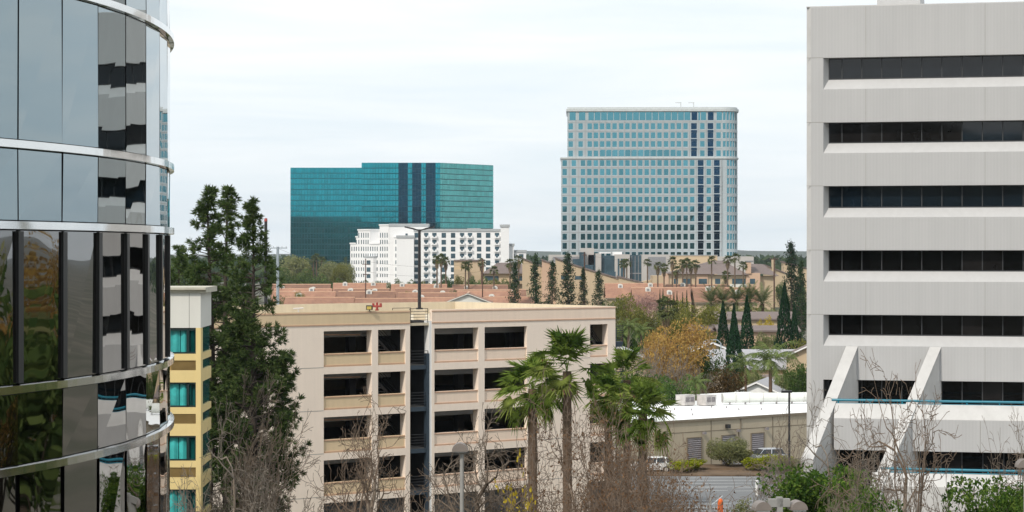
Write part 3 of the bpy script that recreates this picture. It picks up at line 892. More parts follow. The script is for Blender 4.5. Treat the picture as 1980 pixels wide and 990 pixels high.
for (a, b, k) in strips:
    if k == 'g':
        recess_build(pane_wall(TL, tx(a), tx(b), 0.5, zB, 2.0, 3.9, 0.10, 0.0034, 30+n_), 'curtain_wall', M['teal_glass'], tt); n_ += 1
    else:
        m = pane_wall(TL, tx(a), tx(b), 0.5, zB, 2.2, 3.9, 0.05, 0.004, 40+n_, t=1.0)
        recess_build(m, 'glass_strip', M['teal_band'], tt); n_ += 1
dx, dy = X(954,1648)-X(851,1600), 48.0
SL = Frame(0, 0, dx, dy); slen = math.hypot(dx, dy)
recess_build(pane_wall(SL, 0, slen, 0.5, zB, 2.6, 3.9, 0.11, 0.003, 51), 'curtain_wall', M['teal_glass_sky'], tt)
core_ = MB(TL)
core_.prism([(xm,1.25),(-0.2,1.25),(SL.pt(slen,0.25,0)[0],SL.pt(slen,0.25,0)[1]),(dx-30,dy+18),(xm,40)], 0, zB)
core_.build('frame_wall', M['teal_mullion'], tt)

# ================================================================== FAR: WHITE OFFICE TOWER
D3 = 1000.0
wt = thing('office_tower', 'white panel office tower with a grid of pale teal windows and a rounded right corner', 'office tower', (X(1085,D3), D3, 0), -0.03)
def wx(px): return (px-1085)/F*D3
def wz(py): return Z(py,D3)
c5x = lambda c: 1060+c/2.8275
c5y = lambda c: 170+c/2.8275
RAD = wx(1428)-wx(1396)
body_l = wx(1396)
W5 = Frame()
def arc(x_end, r, n=7):
    """centres and directions of the rounded corner's facets"""
    return [(x_end + r*sin(R(90*i/n)), r - r*cos(R(90*i/n))) for i in range(n+1)]
def tower_tier(xl, xr, z0, z1, fr_t):
    """solid core set behind the cladding"""
    a = arc(xr, RAD)
    m = MB(); m.prism([(xl+.05, fr_t+.75)] + [(xr, fr_t+.75)] + [(p[0]-0.75*sin(R(90*i/7)), p[1]+fr_t+.75*cos(R(90*i/7))) for i, p in enumerate(a) if i] + [(a[-1][0]-.75, 40), (xl+.05, 40)], z0, z1)
    m.build('core_wall', M['tower_dark'], wt)
rows_low = [(395,427),(443,477),(493,527),(545,577),(595,627),(647,678),(697,729),(747,780),(797,830),(847,880),(897,930),(947,980),(997,1030),(1047,1080)]
rows_up = [(193,226),(243,275),(291,322),(342,374)]
cols_low = [90,140,190,225,260,295,329,363,399,433,468,503,538,573,608,644,680,714,750,786,832,876,920,963]
cols_up = [123,177,227,261,295,329,363,399,433,468,503,538,573,608,644,680,714,750,796,842,886,930]
zset = wz(c5y(383)); ztopW = wz(c5y(128)); 
XR = wx(1395.5)
tower_tier(0.0, XR, 0, zset-.1, 0.0)
tower_tier(wx(1097), XR, zset-.1, ztopW, 0.9)
band = MB(); pier = MB(); line = MB()
wins_big = []; wins_all = []
def tier(rows, cols, xl, t, zlo, zhi, darks, hw=12.0):
    edges = []
    for (a, b) in rows: edges.append((wz(c5y(a)), wz(c5y(b))))
    # horizontal spandrel bands between the window rows
    zs = [zhi] + [e for p in edges for e in p] + [zlo]
    for i in range(0, len(zs), 2):
        if zs[i]-zs[i+1] < 0.02: continue
        MB().box(xl, XR, t, t+0.75, zs[i+1], zs[i]).build('cladding_band', M['tower_white'], wt)
        if zs[i]-zs[i+1] > .8:
            line.box(xl, XR, t-0.10, t-0.002, (zs[i]+zs[i+1])/2-0.12, (zs[i]+zs[i+1])/2+0.12)
    xs = []
    for q in cols:
        h = 15.5 if q in darks else hw
        xs.append((wx(c5x(q-h)), wx(c5x(q+h)), q in darks))
    for (zt, zb) in edges:
        for (a, b, dk) in xs: wins_all.append((a, b, t+0.45, zb, zt, dk))
    prev = xl
    for (a, b, dk) in xs+[(XR, XR, False)]:
        MB().box(prev, a, t+0.002, t+0.74, edges[-1][1], edges[0][0]).build('cladding_pier', M['tower_white'], wt); prev = b
    # slim vertical ribs between bays
    for i in range(len(xs)-1):
        xm_ = (xs[i][1]+xs[i+1][0])/2
        MB().box(xm_-0.11, xm_+0.11, t-0.16, t-0.001, max(zlo,0), zhi).build('cladding_rib', M['tower_pink'], wt)
tier(rows_low, cols_low, 0.0, 0.0, 0.0, zset, (832, 920))
tier(rows_up, cols_up, wx(1097), 0.9, zset, wz(c5y(177)), (796, 886))
# top floor: almost all glass
zt_, zb_ = wz(c5y(131)), wz(c5y(176))
tops = [(117,150),(168,203),(220,250)] + [(254+i*35, 254+i*35+32) for i in range(15)] + [(783,814),(820,830),(834,862),(872,903),(920,955)]
for (a, b) in tops:
    wins_all.append((wx(c5x(a)), wx(c5x(b)), 0.9+.45, zb_, zt_, a in (783, 872)))
pv = wx(1097)
for (a, b) in tops:
    pier.box(pv, wx(c5x(a)), 0.95, 1.6, zb_, zt_); pv = wx(c5x(b))
pier.box(pv, XR, 0.95, 1.6, zb_, zt_)
# dark strips carry on through the spandrels between their windows
for (q, rows, t) in ((832, rows_low, 0), (920, rows_low, 0), (796, rows_up, .9), (886, rows_up, .9)):
    for i in range(len(rows)-1):
        line_z = (wz(c5y(rows[i][1])), wz(c5y(rows[i+1][0])))
# rounded corner
def curve_part(zlo, zhi, rows, t, name_z):
    a = arc(XR, RAD); n = 7
    def strip(m, r_off, z0, z1, f0=0.0, f1=1.0, only=None):
        for i in range(n):
            p, q = a[i], a[i+1]
            n0, n1 = (R(90*i/n), R(90*(i+1)/n))
            def pt(f, off):
                ang = n0+(n1-n0)*f
                x = p[0]+(q[0]-p[0])*f; y = p[1]+(q[1]-p[1])*f
                return (x-off*sin(ang), y+t+off*cos(ang))
            A = pt(f0, r_off); B = pt(f1, r_off); C_ = pt(f1, r_off+.5); D_ = pt(f0, r_off+.5)
            m.prism([A, B, C_, D_], z0, z1)
    zs = [zhi] + [e for p in rows for e in (wz(c5y(p[0])), wz(c5y(p[1])))] + [zlo]
    for i in range(0, len(zs), 2):
        if zs[i]-zs[i+1] > 0.02:
            band = MB(); strip(band, 0.0, zs[i+1], zs[i]); band.build('cladding_band', M['tower_white'], wt)
    for (r0, r1) in rows:
        strip(pier, 0.02, wz(c5y(r1)), wz(c5y(r0)), 0.0, 0.28)
        cornerw = MB(); strip(cornerw, 0.3, wz(c5y(r1)), wz(c5y(r0)), 0.28, 1.0); cornerw.build('corner_window', M['tower_glass'], wt)
curve_part(0, zset, rows_low, 0.0, 0)
curve_part(zset, ztopW, [(131,176)]+rows_up, 0.9, 0)
band = MB(); band.box(wx(1097), XR, 0.9, 1.7, ztopW-.3, ztopW)
band.build('cladding_band', M['tower_white'], wt)
pier.build('cladding_pier', M['tower_white'], wt)
line.build('cladding_trim', M['tower_pink'], wt)
rest_l = MB(); rest_d = MB()
wins_all.sort(key=lambda w: -w[3])
rw = np.random.default_rng(5)
wide_row = (wz(c5y(342)), wz(c5y(374)))
cnt = 0
for (a, b, t, zb, zt, dk) in wins_all:
    j = rw.normal(0, 0.004, 4)
    q = [(a,t+j[0],zb),(b,t+j[1],zb),(b,t+j[2],zt),(a,t+j[3],zt)]
    if cnt < 98:
        m = MB().quad(*q); recess_build(m, 'window', M['tower_dark'] if dk else M['tower_glass'], wt); cnt += 1
    else:
        (rest_d if dk else rest_l).quad(*q)
o = recess_build(rest_l, 'window', M['tower_glass'], wt); o['kind'] = 'stuff'
o = recess_build(rest_d, 'window', M['tower_dark'], wt); o['kind'] = 'stuff'
dm = MB()
for (q, z0, z1, t) in ((832,0,zset,0),(920,0,zset,0),(796,zset,wz(c5y(177)),.9),(886,zset,wz(c5y(177)),.9)):
    rows = rows_low if t == 0 else rows_up
    for i in range(len(rows)-1):
        za, zb2 = wz(c5y(rows[i][1])), wz(c5y(rows[i+1][0]))
        MB().box(wx(c5x(q-15.5)), wx(c5x(q+15.5)), t-.22, t-.17, zb2+.12, za-.38).build('spandrel_glass', M['tower_dark'], wt)
# wider dark windows of the set-back terrace row
for i in range(12):
    a = 285+i*35
    dm.box(wx(c5x(a)), wx(c5x(a+30)), 0.9-.03, 0.9+.2, wide_row[1]+.05, wide_row[0]+.3)
recess_build(dm, 'terrace_window', M['tower_glass'], wt)
cor = MB()
arcp = lambda off, t: [(p[0]+off*sin(R(90*i/7)), p[1]+t-off*cos(R(90*i/7))) for i, p in enumerate(arc(XR, RAD))]
cor.prism([(wx(1097)-.5, 0.4)]+arcp(0.6,.9)+[(XR+RAD+.6,40),(wx(1097)-.5,40)], ztopW+.02, ztopW+1.1)
cor.prism([(wx(1097), 1.2)]+arcp(0.0,1.2)+[(XR+RAD,40),(wx(1097),40)], ztopW+1.1, wz(207))
cor.prism([(-0.4,-0.35)]+arcp(.45,0)+[(XR+RAD+.45,40),(-.4,40)], zset-.35, zset+.25)
cor.build('roof_cornice', M['tower_roof'], wt)
rd_ = MB()
for px in (1311, 1336):
    rd_.box(wx(px)+1.2, wx(px)+1.6, 6, 6.4, wz(207), wz(197)); rd_.box(wx(px)-1.0, wx(px)+1.7, 6, 6.4, wz(198), wz(196.5))
rd_.build('roof_crane', M['tower_roof'], wt)

# ================================================================== FAR: WHITE HOTEL
D4 = 1010.0
ht = thing('hotel_building', 'long white stucco hotel with stepped left wing and balconies, in front of the teal tower', 'hotel', (X(767,D4), D4, 0))
q5x = lambda c: 660+c/5.2105
q5y = lambda c: 420+c/5.2105
def kx(c): return (q5x(c)-767)/F*D4
def kz(c): return Z(q5y(c), D4)
def blk(c0, c1, top, t0, t1, name='wall', mat='hotel_white', z0=0.0, cop=True):
    MB().box(kx(c0), kx(c1), t0, t1, z0, kz(top)).build(name, M[mat], ht)
    if cop: MB().box(kx(c0)-.35, kx(c1)+.35, t0-.35, t1+.35, kz(top)+.001, kz(top)+1.1).build('coping', M['hotel_trim'], ht)
blk(733, 1605, 142, 3.0, 20)
blk(1605, 1690, 98, 1.5, 14)
blk(1690, 1738, 290, 4, 14); blk(1690, 1862, 355, 6, 16)
blk(560, 731, 208, 0.0, 12)
blk(478, 868, 88, 6.0, 20)
fc = [755,852,935,1030,1124,1215,1295,1387,1478,1568]
fr_rows = [(157,206),(228,275),(297,345),(366,414),(435,484),(505,553),(575,621),(645,690)]
balc = {852,935,1215,1295,1568}
for q in fc:
    for (a, b) in fr_rows:
        w = MB().box(kx(q-22), kx(q+22), 2.93, 3.05, kz(b), kz(a)).build('window', M['hotel_glass'], ht)
    if q in balc:
        for (a, b) in fr_rows:
            m = MB()
            s = -1 if q in (852, 1215) else 1
            c0, c1 = kx(q-26), kx(q+26)
            zz = kz(b)
            m.tprism([(c0,zz+.9),(c0,zz-.25),(c1,zz-.25),(c1,zz+.9),(kx(q+12),zz+.9),(kx(q+8),zz+.25),(kx(q-8),zz+.25),(kx(q-12),zz+.9)], 1.9, 2.92)
            m.build('balcony', M['hotel_white'], ht)
for (a, b) in ((372,412),):
    MB().box(kx(1708), kx(1748), 5.9, 6.05, kz(b), kz(a)).build('window', M['hotel_glass'], ht)
    MB().box(kx(1790), kx(1835), 5.9, 6.05, kz(b), kz(a)).build('window', M['hotel_glass'], ht)
MB().box(kx(640), kx(662), 5.9, 6.05, kz(188), kz(163)).build('window', M['hotel_glass'], ht)
MB().box(kx(1630), kx(1656), 5, 8, kz(86), kz(74)).build('chimney', M['hotel_trim'], ht)
rf = MB()
for (a, b, top) in ((600,640,64),(700,730,66),(755,775,64),(1265,1400,110),(1420,1450,118)): rf.box(kx(a), kx(b), 9, 12, kz(125 if a > 900 else 88), kz(top))
rf.build('roof_plant', M['hotel_trim'], ht)
# stepped wing running back to the left
p0 = (kx(560), 4.0); p1 = ((q5x(90)-767)/F*1045 + (X(767,1045)-X(767,D4)), 35.0)
WF = Frame(p1[0], p1[1], p0[0]-p1[0], p0[1]-p1[1])
wlen = math.hypot(p0[0]-p1[0], p0[1]-p1[1])
def wsx(px_c):                      # crop column -> s along the wing
    k = k_of(q5x(px_c)); ox = X(767,D4)+p1[0]; oy = D4+p1[1]
    return (k*oy-ox)/(WF.u[0]-k*WF.u[1])
def wzc(c, px_c):
    s = wsx(px_c); y = D4+WF.pt(s,0,0)[1]
    return Z(q5y(c), y)
steps = [(90,147,270),(147,168,203),(168,290,133),(290,385,272),(385,478,84),(478,520,260),(520,562,205)]
for (a, b, top) in steps:
    sa, sb = wsx(a), wsx(b)
    zt = wzc(top, (a+b)/2)
    MB(WF).box(sa, sb-.01, 0, 9, 0, zt).build('wall', M['hotel_white'], ht)
    MB(WF).box(sa-.2, sb+.2, -.3, 9.2, zt+.001, zt+.6).build('coping', M['hotel_white'], ht)
MB(WF).box(wsx(287), wsx(390), 5, 14, 0, wzc(130,330)).build('wall', M['hotel_white'], ht)
MB(WF).box(wsx(270), wsx(356), -1.8, -.01, 0, wzc(408,310)).build('wall', M['hotel_white'], ht)
MB(WF).box(wsx(268), wsx(358), -2.0, -.01, wzc(408,310)+.001, wzc(402,310)+.4).build('coping', M['hotel_trim'], ht)
nw = 0; ww = MB(WF)
wrows = [(157,206),(228,270),(297,340),(366,405),(435,472),(505,540),(570,603),(640,670)]
wcols = [107,130,152,177,203,226,249,270,295,318,340,362,395,417,440,462,525,550]
for q in wcols:
    top = [t for a, b, t in steps if a <= q < b][0]
    for (a, b) in wrows:
        if a < top+20: continue
        if 268 < q < 358 and a > 400: continue
        sa, sb = wsx(q-4), wsx(q+4)
        args = (sa, sb, -0.06, .05, wzc(b,q), wzc(a,q))
        if nw < 14: MB(WF).box(*args).build('window', M['hotel_glass'], ht); nw += 1
        else: ww.box(*args)
o = ww.build('window', M['hotel_glass'], ht); o['kind'] = 'stuff'
for (a, b) in ((435,478),(505,548),(572,612)):
    MB(WF).box(wsx(290), wsx(327), -1.9, -1.75, wzc(b,310), wzc(a,310)).build('window', M['hotel_glass'], ht)

# ================================================================== MID: LOW GREY OFFICES BELOW THE WHITE TOWER
D5 = 930.0
lo = thing('low_office_building', 'low modern grey office building with framed glass portals below the white tower', 'office building', (X(1062,D5), D5, 0))
r5x = lambda c: 980+c/5.5
r5y = lambda c: 440+c/5.5
def vx(c): return (r5x(c)-1062)/F*D5
def vz(c): return Z(r5y(c), D5)
def lb(c0, c1, top, t0, t1, mat, name, z0=0.0): return MB().box(vx(c0), vx(c1), t0, t1, z0, vz(top)).build(name, M[mat], lo)
lb(450, 775, 290, 2, 20, 'grey_wall', 'wall'); lb(490, 770, 312, 1.9, 2.0, 'grey_wall_dark', 'wall_panel', vz(360)); lb(700, 772, 335, 1.6, 1.88, 'far_glass', 'window', 3)
lb(772, 835, 262, 0.0, 14, 'far_glass', 'glass_bay'); lb(790, 930, 218, 3, 14, 'grey_wall', 'roof_block')
lb(868, 945, 290, 3, 14, 'far_glass', 'window'); lb(945, 1004, 275, 0.0, 14, 'grey_wall', 'pillar'); lb(1004, 1148, 298, 2, 14, 'far_glass', 'window')
lb(1148, 1310, 285, 1.0, 14, 'grey_wall', 'wall'); lb(1180, 1198, 330, 0.85, .99, 'far_glass', 'window', 2); lb(1212, 1258, 330, 0.85, .99, 'far_glass', 'window', 2)
lb(1130, 1232, 258, 4, 9, 'hotel_white', 'roof_block'); lb(990, 1110, 262, 4, 6, 'hotel_white', 'roof_block', vz(275))
lb(1310, 1435, 292, 3, 14, 'far_glass', 'window'); lb(1435, 1740, 287, 0, 14, 'grey_wall', 'wall'); lb(1500, 1690, 312, -.15, -.01, 'grey_wall_dark', 'wall_panel', 4)
sl = MB()
for c in (1330,1365,1400): sl.box(vx(c), vx(c+6), 2.8, 2.99, 0, vz(300))
for z in range(3): sl.box(vx(1310), vx(1435), 2.79, 2.99, 5+z*4, 5.4+z*4)
sl.build('window_frame', M['grey_wall_dark'], lo)

D6 = 985.0
bw_ = thing('long_beige_building', 'long low beige building with a plain parapet along the foot of the white tower', 'building', (X(1290,D6), D6, 0))
MB().box(0, X(1387,D6)-X(1290,D6), 0, 25, 0, Z(494,D6)).build('wall', M['beige_wall'], bw_)
MB().box(X(1387,D6)-X(1290,D6), X(1457,D6)-X(1290,D6), -1, 22, 0, Z(496,D6)).build('wall', M['grey_wall'], bw_)
MB().box(-.3, X(1387,D6)-X(1290,D6)+.2, -.3, 25, Z(494,D6)+.001, Z(493,D6)).build('coping', M['concrete_light'], bw_)

# ================================================================== MID: TAN APARTMENTS
def apt(name, label, px0, d):
    t = thing(name, label, 'apartments', (X(px0,d), d, 0))
    fx = lambda px: (px-px0)/F*d
    fz = lambda py: Z(py, d)
    return t, fx, fz
# A: behind the fan palms right of the hotel
aA, fx, fz = apt('apartment_building', 'tan apartment block with brown hip roofs and shaded balconies right of the white hotel', 877, 890)
MB().box(fx(877), fx(935), 6, 20, 0, fz(505)).build('wall', M['tan_stucco'], aA)
MB().box(fx(877), fx(925), 5.5, 20, fz(505)+.001, fz(502.5)).build('parapet', M['brown_shingle'], aA)
MB().box(fx(878), fx(906), 2, 6, 0, fz(521)).build('wall', M['tan_stucco'], aA)
MB().box(fx(936), fx(1026), 4, 18, 0, fz(529)).build('wall', M['tan_stucco'], aA)
hp = MB(); hp.add([(fx(931),2.5,fz(529)),(fx(1030),2.5,fz(529)),(fx(1030),19,fz(529)),(fx(931),19,fz(529)),(fx(962),9,fz(508)),(fx(1005),9,fz(508))], [(0,1,5,4),(1,2,5),(2,3,4,5),(3,0,4),(0,3,2,1)])
hp.build('roof', M['brown_shingle'], aA)
for (a, b) in ((938,964),(1000,1010),(1014,1022)):
    MB().box(fx(a), fx(b), 3.9, 4.2, fz(543), fz(534)).build('window', M['far_glass'], aA)
MB().box(fx(935), fx(1026), 2.4, 3.89, fz(549), fz(545)).build('balcony', M['tan_stucco'], aA)
# B: shed roofs stepping down to the right
aB, fx, fz = apt('apartment_building', 'tan apartment row with sloping shed roofs stepping down behind the row of conifers', 1010, 880)
sheds = [(1010,500,1062,523,0,'tan_stucco'),(1048,503,1112,528,-4,'peach_stucco'),(1074,500,1150,531,-8,'tan_stucco'),(1100,510,1166,532,-12,'tan_stucco'),(1130,520,1222,548,-16,'tan_stucco'),(1192,535,1234,546,-20,'tan_stucco')]
for i, (a, za, b, zb, t, mt) in enumerate(sheds):
    MB().tprism([(fx(a),0),(fx(b),0),(fx(b),fz(zb)),(fx(a),fz(za))], t, t+10).build('wall', M[mt], aB)
    m = MB(); m.tprism([(fx(a)-.4,fz(za)+.05),(fx(b)+.8,fz(zb)-.05),(fx(b)+.8,fz(zb)+.45),(fx(a)-.4,fz(za)+.6)], t-.5, t+10.5); ro = m.build('roof', M['brown_shingle'], aB)
    if i in (2, 3, 4):
        xx = fx(a+ (b-a)*0.45); zz = fz(za+(zb-za)*.45)
        MB().box(xx, xx+3.2, t+2, t+4, zz-1, zz+1.6).build('skylight', M['far_glass'], ro)
        if i < 4: MB().box(fx(a)+2, fx(a)+5, t-.06, t-.001, fz(540), fz(533)).build('window', M['far_glass'], aB)
mm = MB(); mm.tprism([(fx(1228),0),(fx(1262),0),(fx(1262),fz(540)),(fx(1250),fz(541)),(fx(1240),fz(543)),(fx(1232),fz(546)),(fx(1228),fz(549))], -14, -6); mm.build('wall', M['tan_stucco'], aB)
# C: balconies and chimney, right of centre
aC, fx, fz = apt('apartment_building', 'peach and tan apartment block with balconies, brown roof and tall chimney before the beige building', 1262, 860)
segs = [(1262,1284,'tan_stucco',533),(1284,1293,'peach_stucco',529),(1293,1321,'tan_stucco',529),(1321,1347,'tan_stucco',529),(1347,1369,'peach_stucco',528),(1369,1382,'tan_stucco',527),(1382,1443,'tan_stucco',532),(1443,1470,'peach_stucco',528)]
for (a, b, mt, top) in segs: MB().box(fx(a), fx(b)-.02, 0 if mt == 'peach_stucco' else .6, 14, 0, fz(top)).build('wall', M[mt], aC)
MB().box(fx(1470)+.01, fx(1500), 3, 14, 0, fz(534)).build('wall', M['tan_stucco'], aC)
rc = MB(); rc.add([(fx(1290),-1,fz(529)),(fx(1447),-1,fz(531)),(fx(1447),18,fz(531)),(fx(1290),18,fz(529)),(fx(1382),9,fz(504)),(fx(1402),9,fz(504))], [(0,1,5,4),(1,2,5),(2,3,4,5),(3,0,4),(0,3,2,1)])
rc.build('roof', M['brown_shingle'], aC)
rc = MB(); rc.add([(fx(1452),1,fz(527)),(fx(1508),1,fz(534)),(fx(1508),18,fz(534)),(fx(1452),18,fz(527)),(fx(1455),9,fz(510)),(fx(1480),9,fz(511))], [(0,1,5,4),(1,2,5),(2,3,4,5),(3,0,4),(0,3,2,1)])
rc.build('roof', M['brown_shingle'], aC)
MB().box(fx(1443), fx(1452), -.6, 3, fz(529)+.01, fz(507)).build('chimney', M['peach_stucco'], aC)
MB().box(fx(1442), fx(1456.5), -.8, 4, fz(507)+.01, fz(504)).build('chimney_cap', M['grey_wall_dark'], aC)
for (a, b) in ((1303,1311),(1321,1337),(1351,1367),(1383,1393),(1416,1442),(1450,1460)):
    t0 = -.06 if a in (1351,1450) else .52
    MB().box(fx(a), fx(b), t0, t0+.3, fz(549), fz(539)).build('window', M['far_glass'], aC)
for (a, b) in ((1284,1298),(1318,1337),(1348,1370),(1388,1410),(1424,1443),(1450,1460)):
    t0 = -.06 if a in (1284,1348,1450) else .52
    MB().box(fx(a), fx(b), t0, t0+.3, fz(564), fz(557)).build('window', M['far_glass'], aC)
MB().box(fx(1376), fx(1443), -.9, .59, fz(557), fz(549.5)).build('balcony', M['offwhite'], aC)
MB().box(fx(1298), fx(1346), -.4, .59, fz(556), fz(550)).build('balcony', M['peach_stucco'], aC)
# D: far right bits behind the dark conifer
aD, fx, fz = apt('apartment_building', 'tan sloping-roofed apartments behind the tall dark conifer near the right-hand office block', 1478, 905)
for (a, za, b, zb, t) in ((1480,514,1545,540,0),(1520,508,1570,522,8)):
    MB().tprism([(fx(a),0),(fx(b),0),(fx(b),fz(zb)),(fx(a),fz(za))], t, t+8).build('wall', M['tan_stucco'], aD)
    MB().tprism([(fx(a)-.4,fz(za)+.05),(fx(b)+.8,fz(zb)),(fx(b)+.8,fz(zb)+.4),(fx(a)-.4,fz(za)+.6)], t-.5, t+8.5).build('roof', M['brown_shingle'], aD)
MB().box(fx(1492), fx(1498), -1, 1, fz(530), fz(502)).build('chimney', M['tan_stucco'], aD)

# ================================================================== MID: RED-TILED TOWNHOUSES
def house(name, label, loc, rz, L_, W_, eave, ridge_, wall, roof, group=None, cat='house', gable_trim=None, over=0.6, dorm=0, rr=None, wins=True):
    """gabled along its local x"""
    t = thing(name, label, cat, loc, rz, group)
    m = MB(); m.box(-L_/2, L_/2, -W_/2, W_/2, 0, eave)
    m.add([(-L_/2,-W_/2,eave),(-L_/2,W_/2,eave),(-L_/2,0,ridge_-.15)], [(0,1,2)]); m.add([(L_/2,-W_/2,eave),(L_/2,W_/2,eave),(L_/2,0,ridge_-.15)], [(0,2,1)])
    m.build('wall', M[wall], t)
    sl_ = (ridge_-eave)/(W_/2); y1 = W_/2+over; z1 = eave-over*sl_
    m = MB(); m.sprism([(-y1,z1),(0,ridge_),(y1,z1),(y1,z1+.28),(0,ridge_+.28),(-y1,z1+.28)], -L_/2-over, L_/2+over)
    ro = m.build('roof', M[roof], t)
    if roof == 'red_tile':
        MB().box(-L_/2-over, L_/2+over, -.22, .22, ridge_+.12, ridge_+.42).build('ridge_tile', M['garage_line'], ro)
        MB().box(-L_/2-over, L_/2+over, -y1-.12, -y1-.002, z1-.15, z1+.26).build('fascia', M['warehouse_line'], t)
    if gable_trim:
        for s in (-L_/2-over-.03, L_/2+over-.02):
            m = MB(); m.sprism([(-y1,z1-.02),(0,ridge_-.02),(y1,z1-.02),(y1,z1+.2),(0,ridge_+.2),(-y1,z1+.2)], s, s+.05); m.build('fascia', M[gable_trim], t)
    rr = rr or random
    for i in range(dorm):
        s = -L_/2 + L_*(i+.5)/dorm + rr.uniform(-2, 2); yy = -W_*rr.uniform(0.02, 0.22)
        z = ridge_ + yy*sl_
        m = MB()
        pr = [(-0.85,-.4)] + [(0.85*cos(pi-a), 1.0+0.55*sin(a)) for a in np.linspace(0, pi, 7)] + [(0.85,-.4)]
        n = len(pr)
        m.tprism([(s+a, z+b-.4) for a, b in pr], yy-1.0, yy+1.2)
        dd = m.build('dormer', M['offwhite'], ro)
        MB().box(s-.42, s+.42, yy-1.06, yy-.99, z-.15, z+.6).build('vent', M['grey_wall_dark'], dd)
    if wins:
        for s in np.arange(-L_/2+2, L_/2-1, 4.0):
            MB().box(s, s+1.3, -W_/2-.05, -W_/2+.05, eave*.45, eave*.8).build('window', M['far_glass'], t)
    return t
rr = random.Random(3)
rows_t = [(628,[(-62,-44),(-43,-26),(-25,-8),(-7,6)],'nearest row',9.3),(690,[(-72,-54),(-52,-36),(-34,-17),(-16,2)],'second row',9.5),
          (752,[(-78,-60),(-58,-41),(-38,-20),(-18,4),(40,58),(60,80)],'third row',9.6),(822,[(-86,-66),(-64,-46),(-43,-24),(-21,-2),(34,54),(56,78)],'farthest row',9.9)]
ordn = ['first','second','third','fourth','fifth','sixth']
for (y, spans, nm, rz_) in rows_t:
    for i, (a, b) in enumerate(spans):
        house('townhouse', f'red tiled townhouse roof, {ordn[i]} from the left in the {nm} behind the garage', ((a+b)/2, y, 0), 0.0 + rr.uniform(-.04,.04), b-a, 15+rr.uniform(-1,1.5), 5.6, rz_+rr.uniform(-.5,.5),
              'tan_stucco', 'red_tile', 'red-roofed townhouses', wins=(b < 20), dorm={628:0,690:1,752:2,822:2}[y], rr=rr)
for (px, y, h) in ((600,648,8.6),(745,655,8.2),(980,646,8.3)):
    house('townhouse', {600:'small cross-gabled red townhouse roof at the left above the garage',745:'small cross-gabled red townhouse roof left of the roof lamp post',980:'small cross-gabled red townhouse roof beside the row of conifers'}[px], (X(px,y),y-10,0), R(90), 14, 9, 5.4, h, 'tan_stucco', 'red_tile', 'red-roofed townhouses', wins=False)
house('townhouse', 'cream gable end of a red townhouse just above the garage roof', (X(905,560), 566, 0), R(90), 14, 10.5, 9.6, 11.6, 'offwhite', 'red_tile', 'red-roofed townhouses', gable_trim='offwhite', wins=False)

# ================================================================== PLANTS: builders
def unit(v): return v/np.maximum(np.linalg.norm(v, axis=-1, keepdims=True), 1e-9)
def leaf_quads(c, L_, W_, r, up=None, upw=0.0):
    """one pointed leaf per centre, turned at random (or partly along `up`)"""
    n = len(c)
    u = unit(r.normal(size=(n,3)))
    if up is not None: u = unit(u*(1-upw) + up*upw)
    v = unit(np.cross(u, unit(r.normal(size=(n,3)))))
    L_ = np.broadcast_to(np.asarray(L_, float), (n,))[:,None]; W_ = np.broadcast_to(np.asarray(W_, float), (n,))[:,None]
    V = np.stack([c-u*L_*.5, c+v*W_*.5, c+u*L_*.5, c-v*W_*.5], 1).reshape(-1,3)
    return V, np.arange(n*4).reshape(-1,4)
def tubes(segs, sides=4):
    """segs: rows of p0(3) p1(3) r0 r1"""
    s = np.asarray(segs, float); n = len(s)
    a, b = s[:,0:3], s[:,3:6]; d = unit(b-a)
    h = np.where(np.abs(d[:,2:3]) < .9, np.array([[0,0,1.0]]), np.array([[1.0,0,0]]))
    e = unit(np.cross(d, h)); g = np.cross(d, e)
    th = np.arange(sides)*2*pi/sides
    ring = lambda p, r: p[:,None,:] + (e[:,None,:]*np.cos(th)[None,:,None] + g[:,None,:]*np.sin(th)[None,:,None])*r[:,None,None]
    V = np.concatenate([ring(a, s[:,6]), ring(b, s[:,7])], 1).reshape(-1,3)
    base = (np.arange(n)*2*sides)[:,None]
    i = np.arange(sides); j = (i+1) % sides
    q = np.stack([i, j, sides+j, sides+i], 1)
    return V, (base[:,:,None] + q[None]).reshape(-1,4)
class Proto:
    def __init__(self, h, w, parts): self.h, self.w, self.parts = h, w, parts   # parts: (name, mesh)
def plant(proto, name, label, cat, x, y, h=None, w=None, rz=0.0, group=None, z=0.0):
    t = thing(name, label, cat, (x, y, z), rz, group)
    sx = (w/proto.w) if w else (h/proto.h if h else 1)
    t.scale = (sx, sx, (h/proto.h) if h else sx)
    for nm, me in proto.parts: put(nm, me, t)
    return t

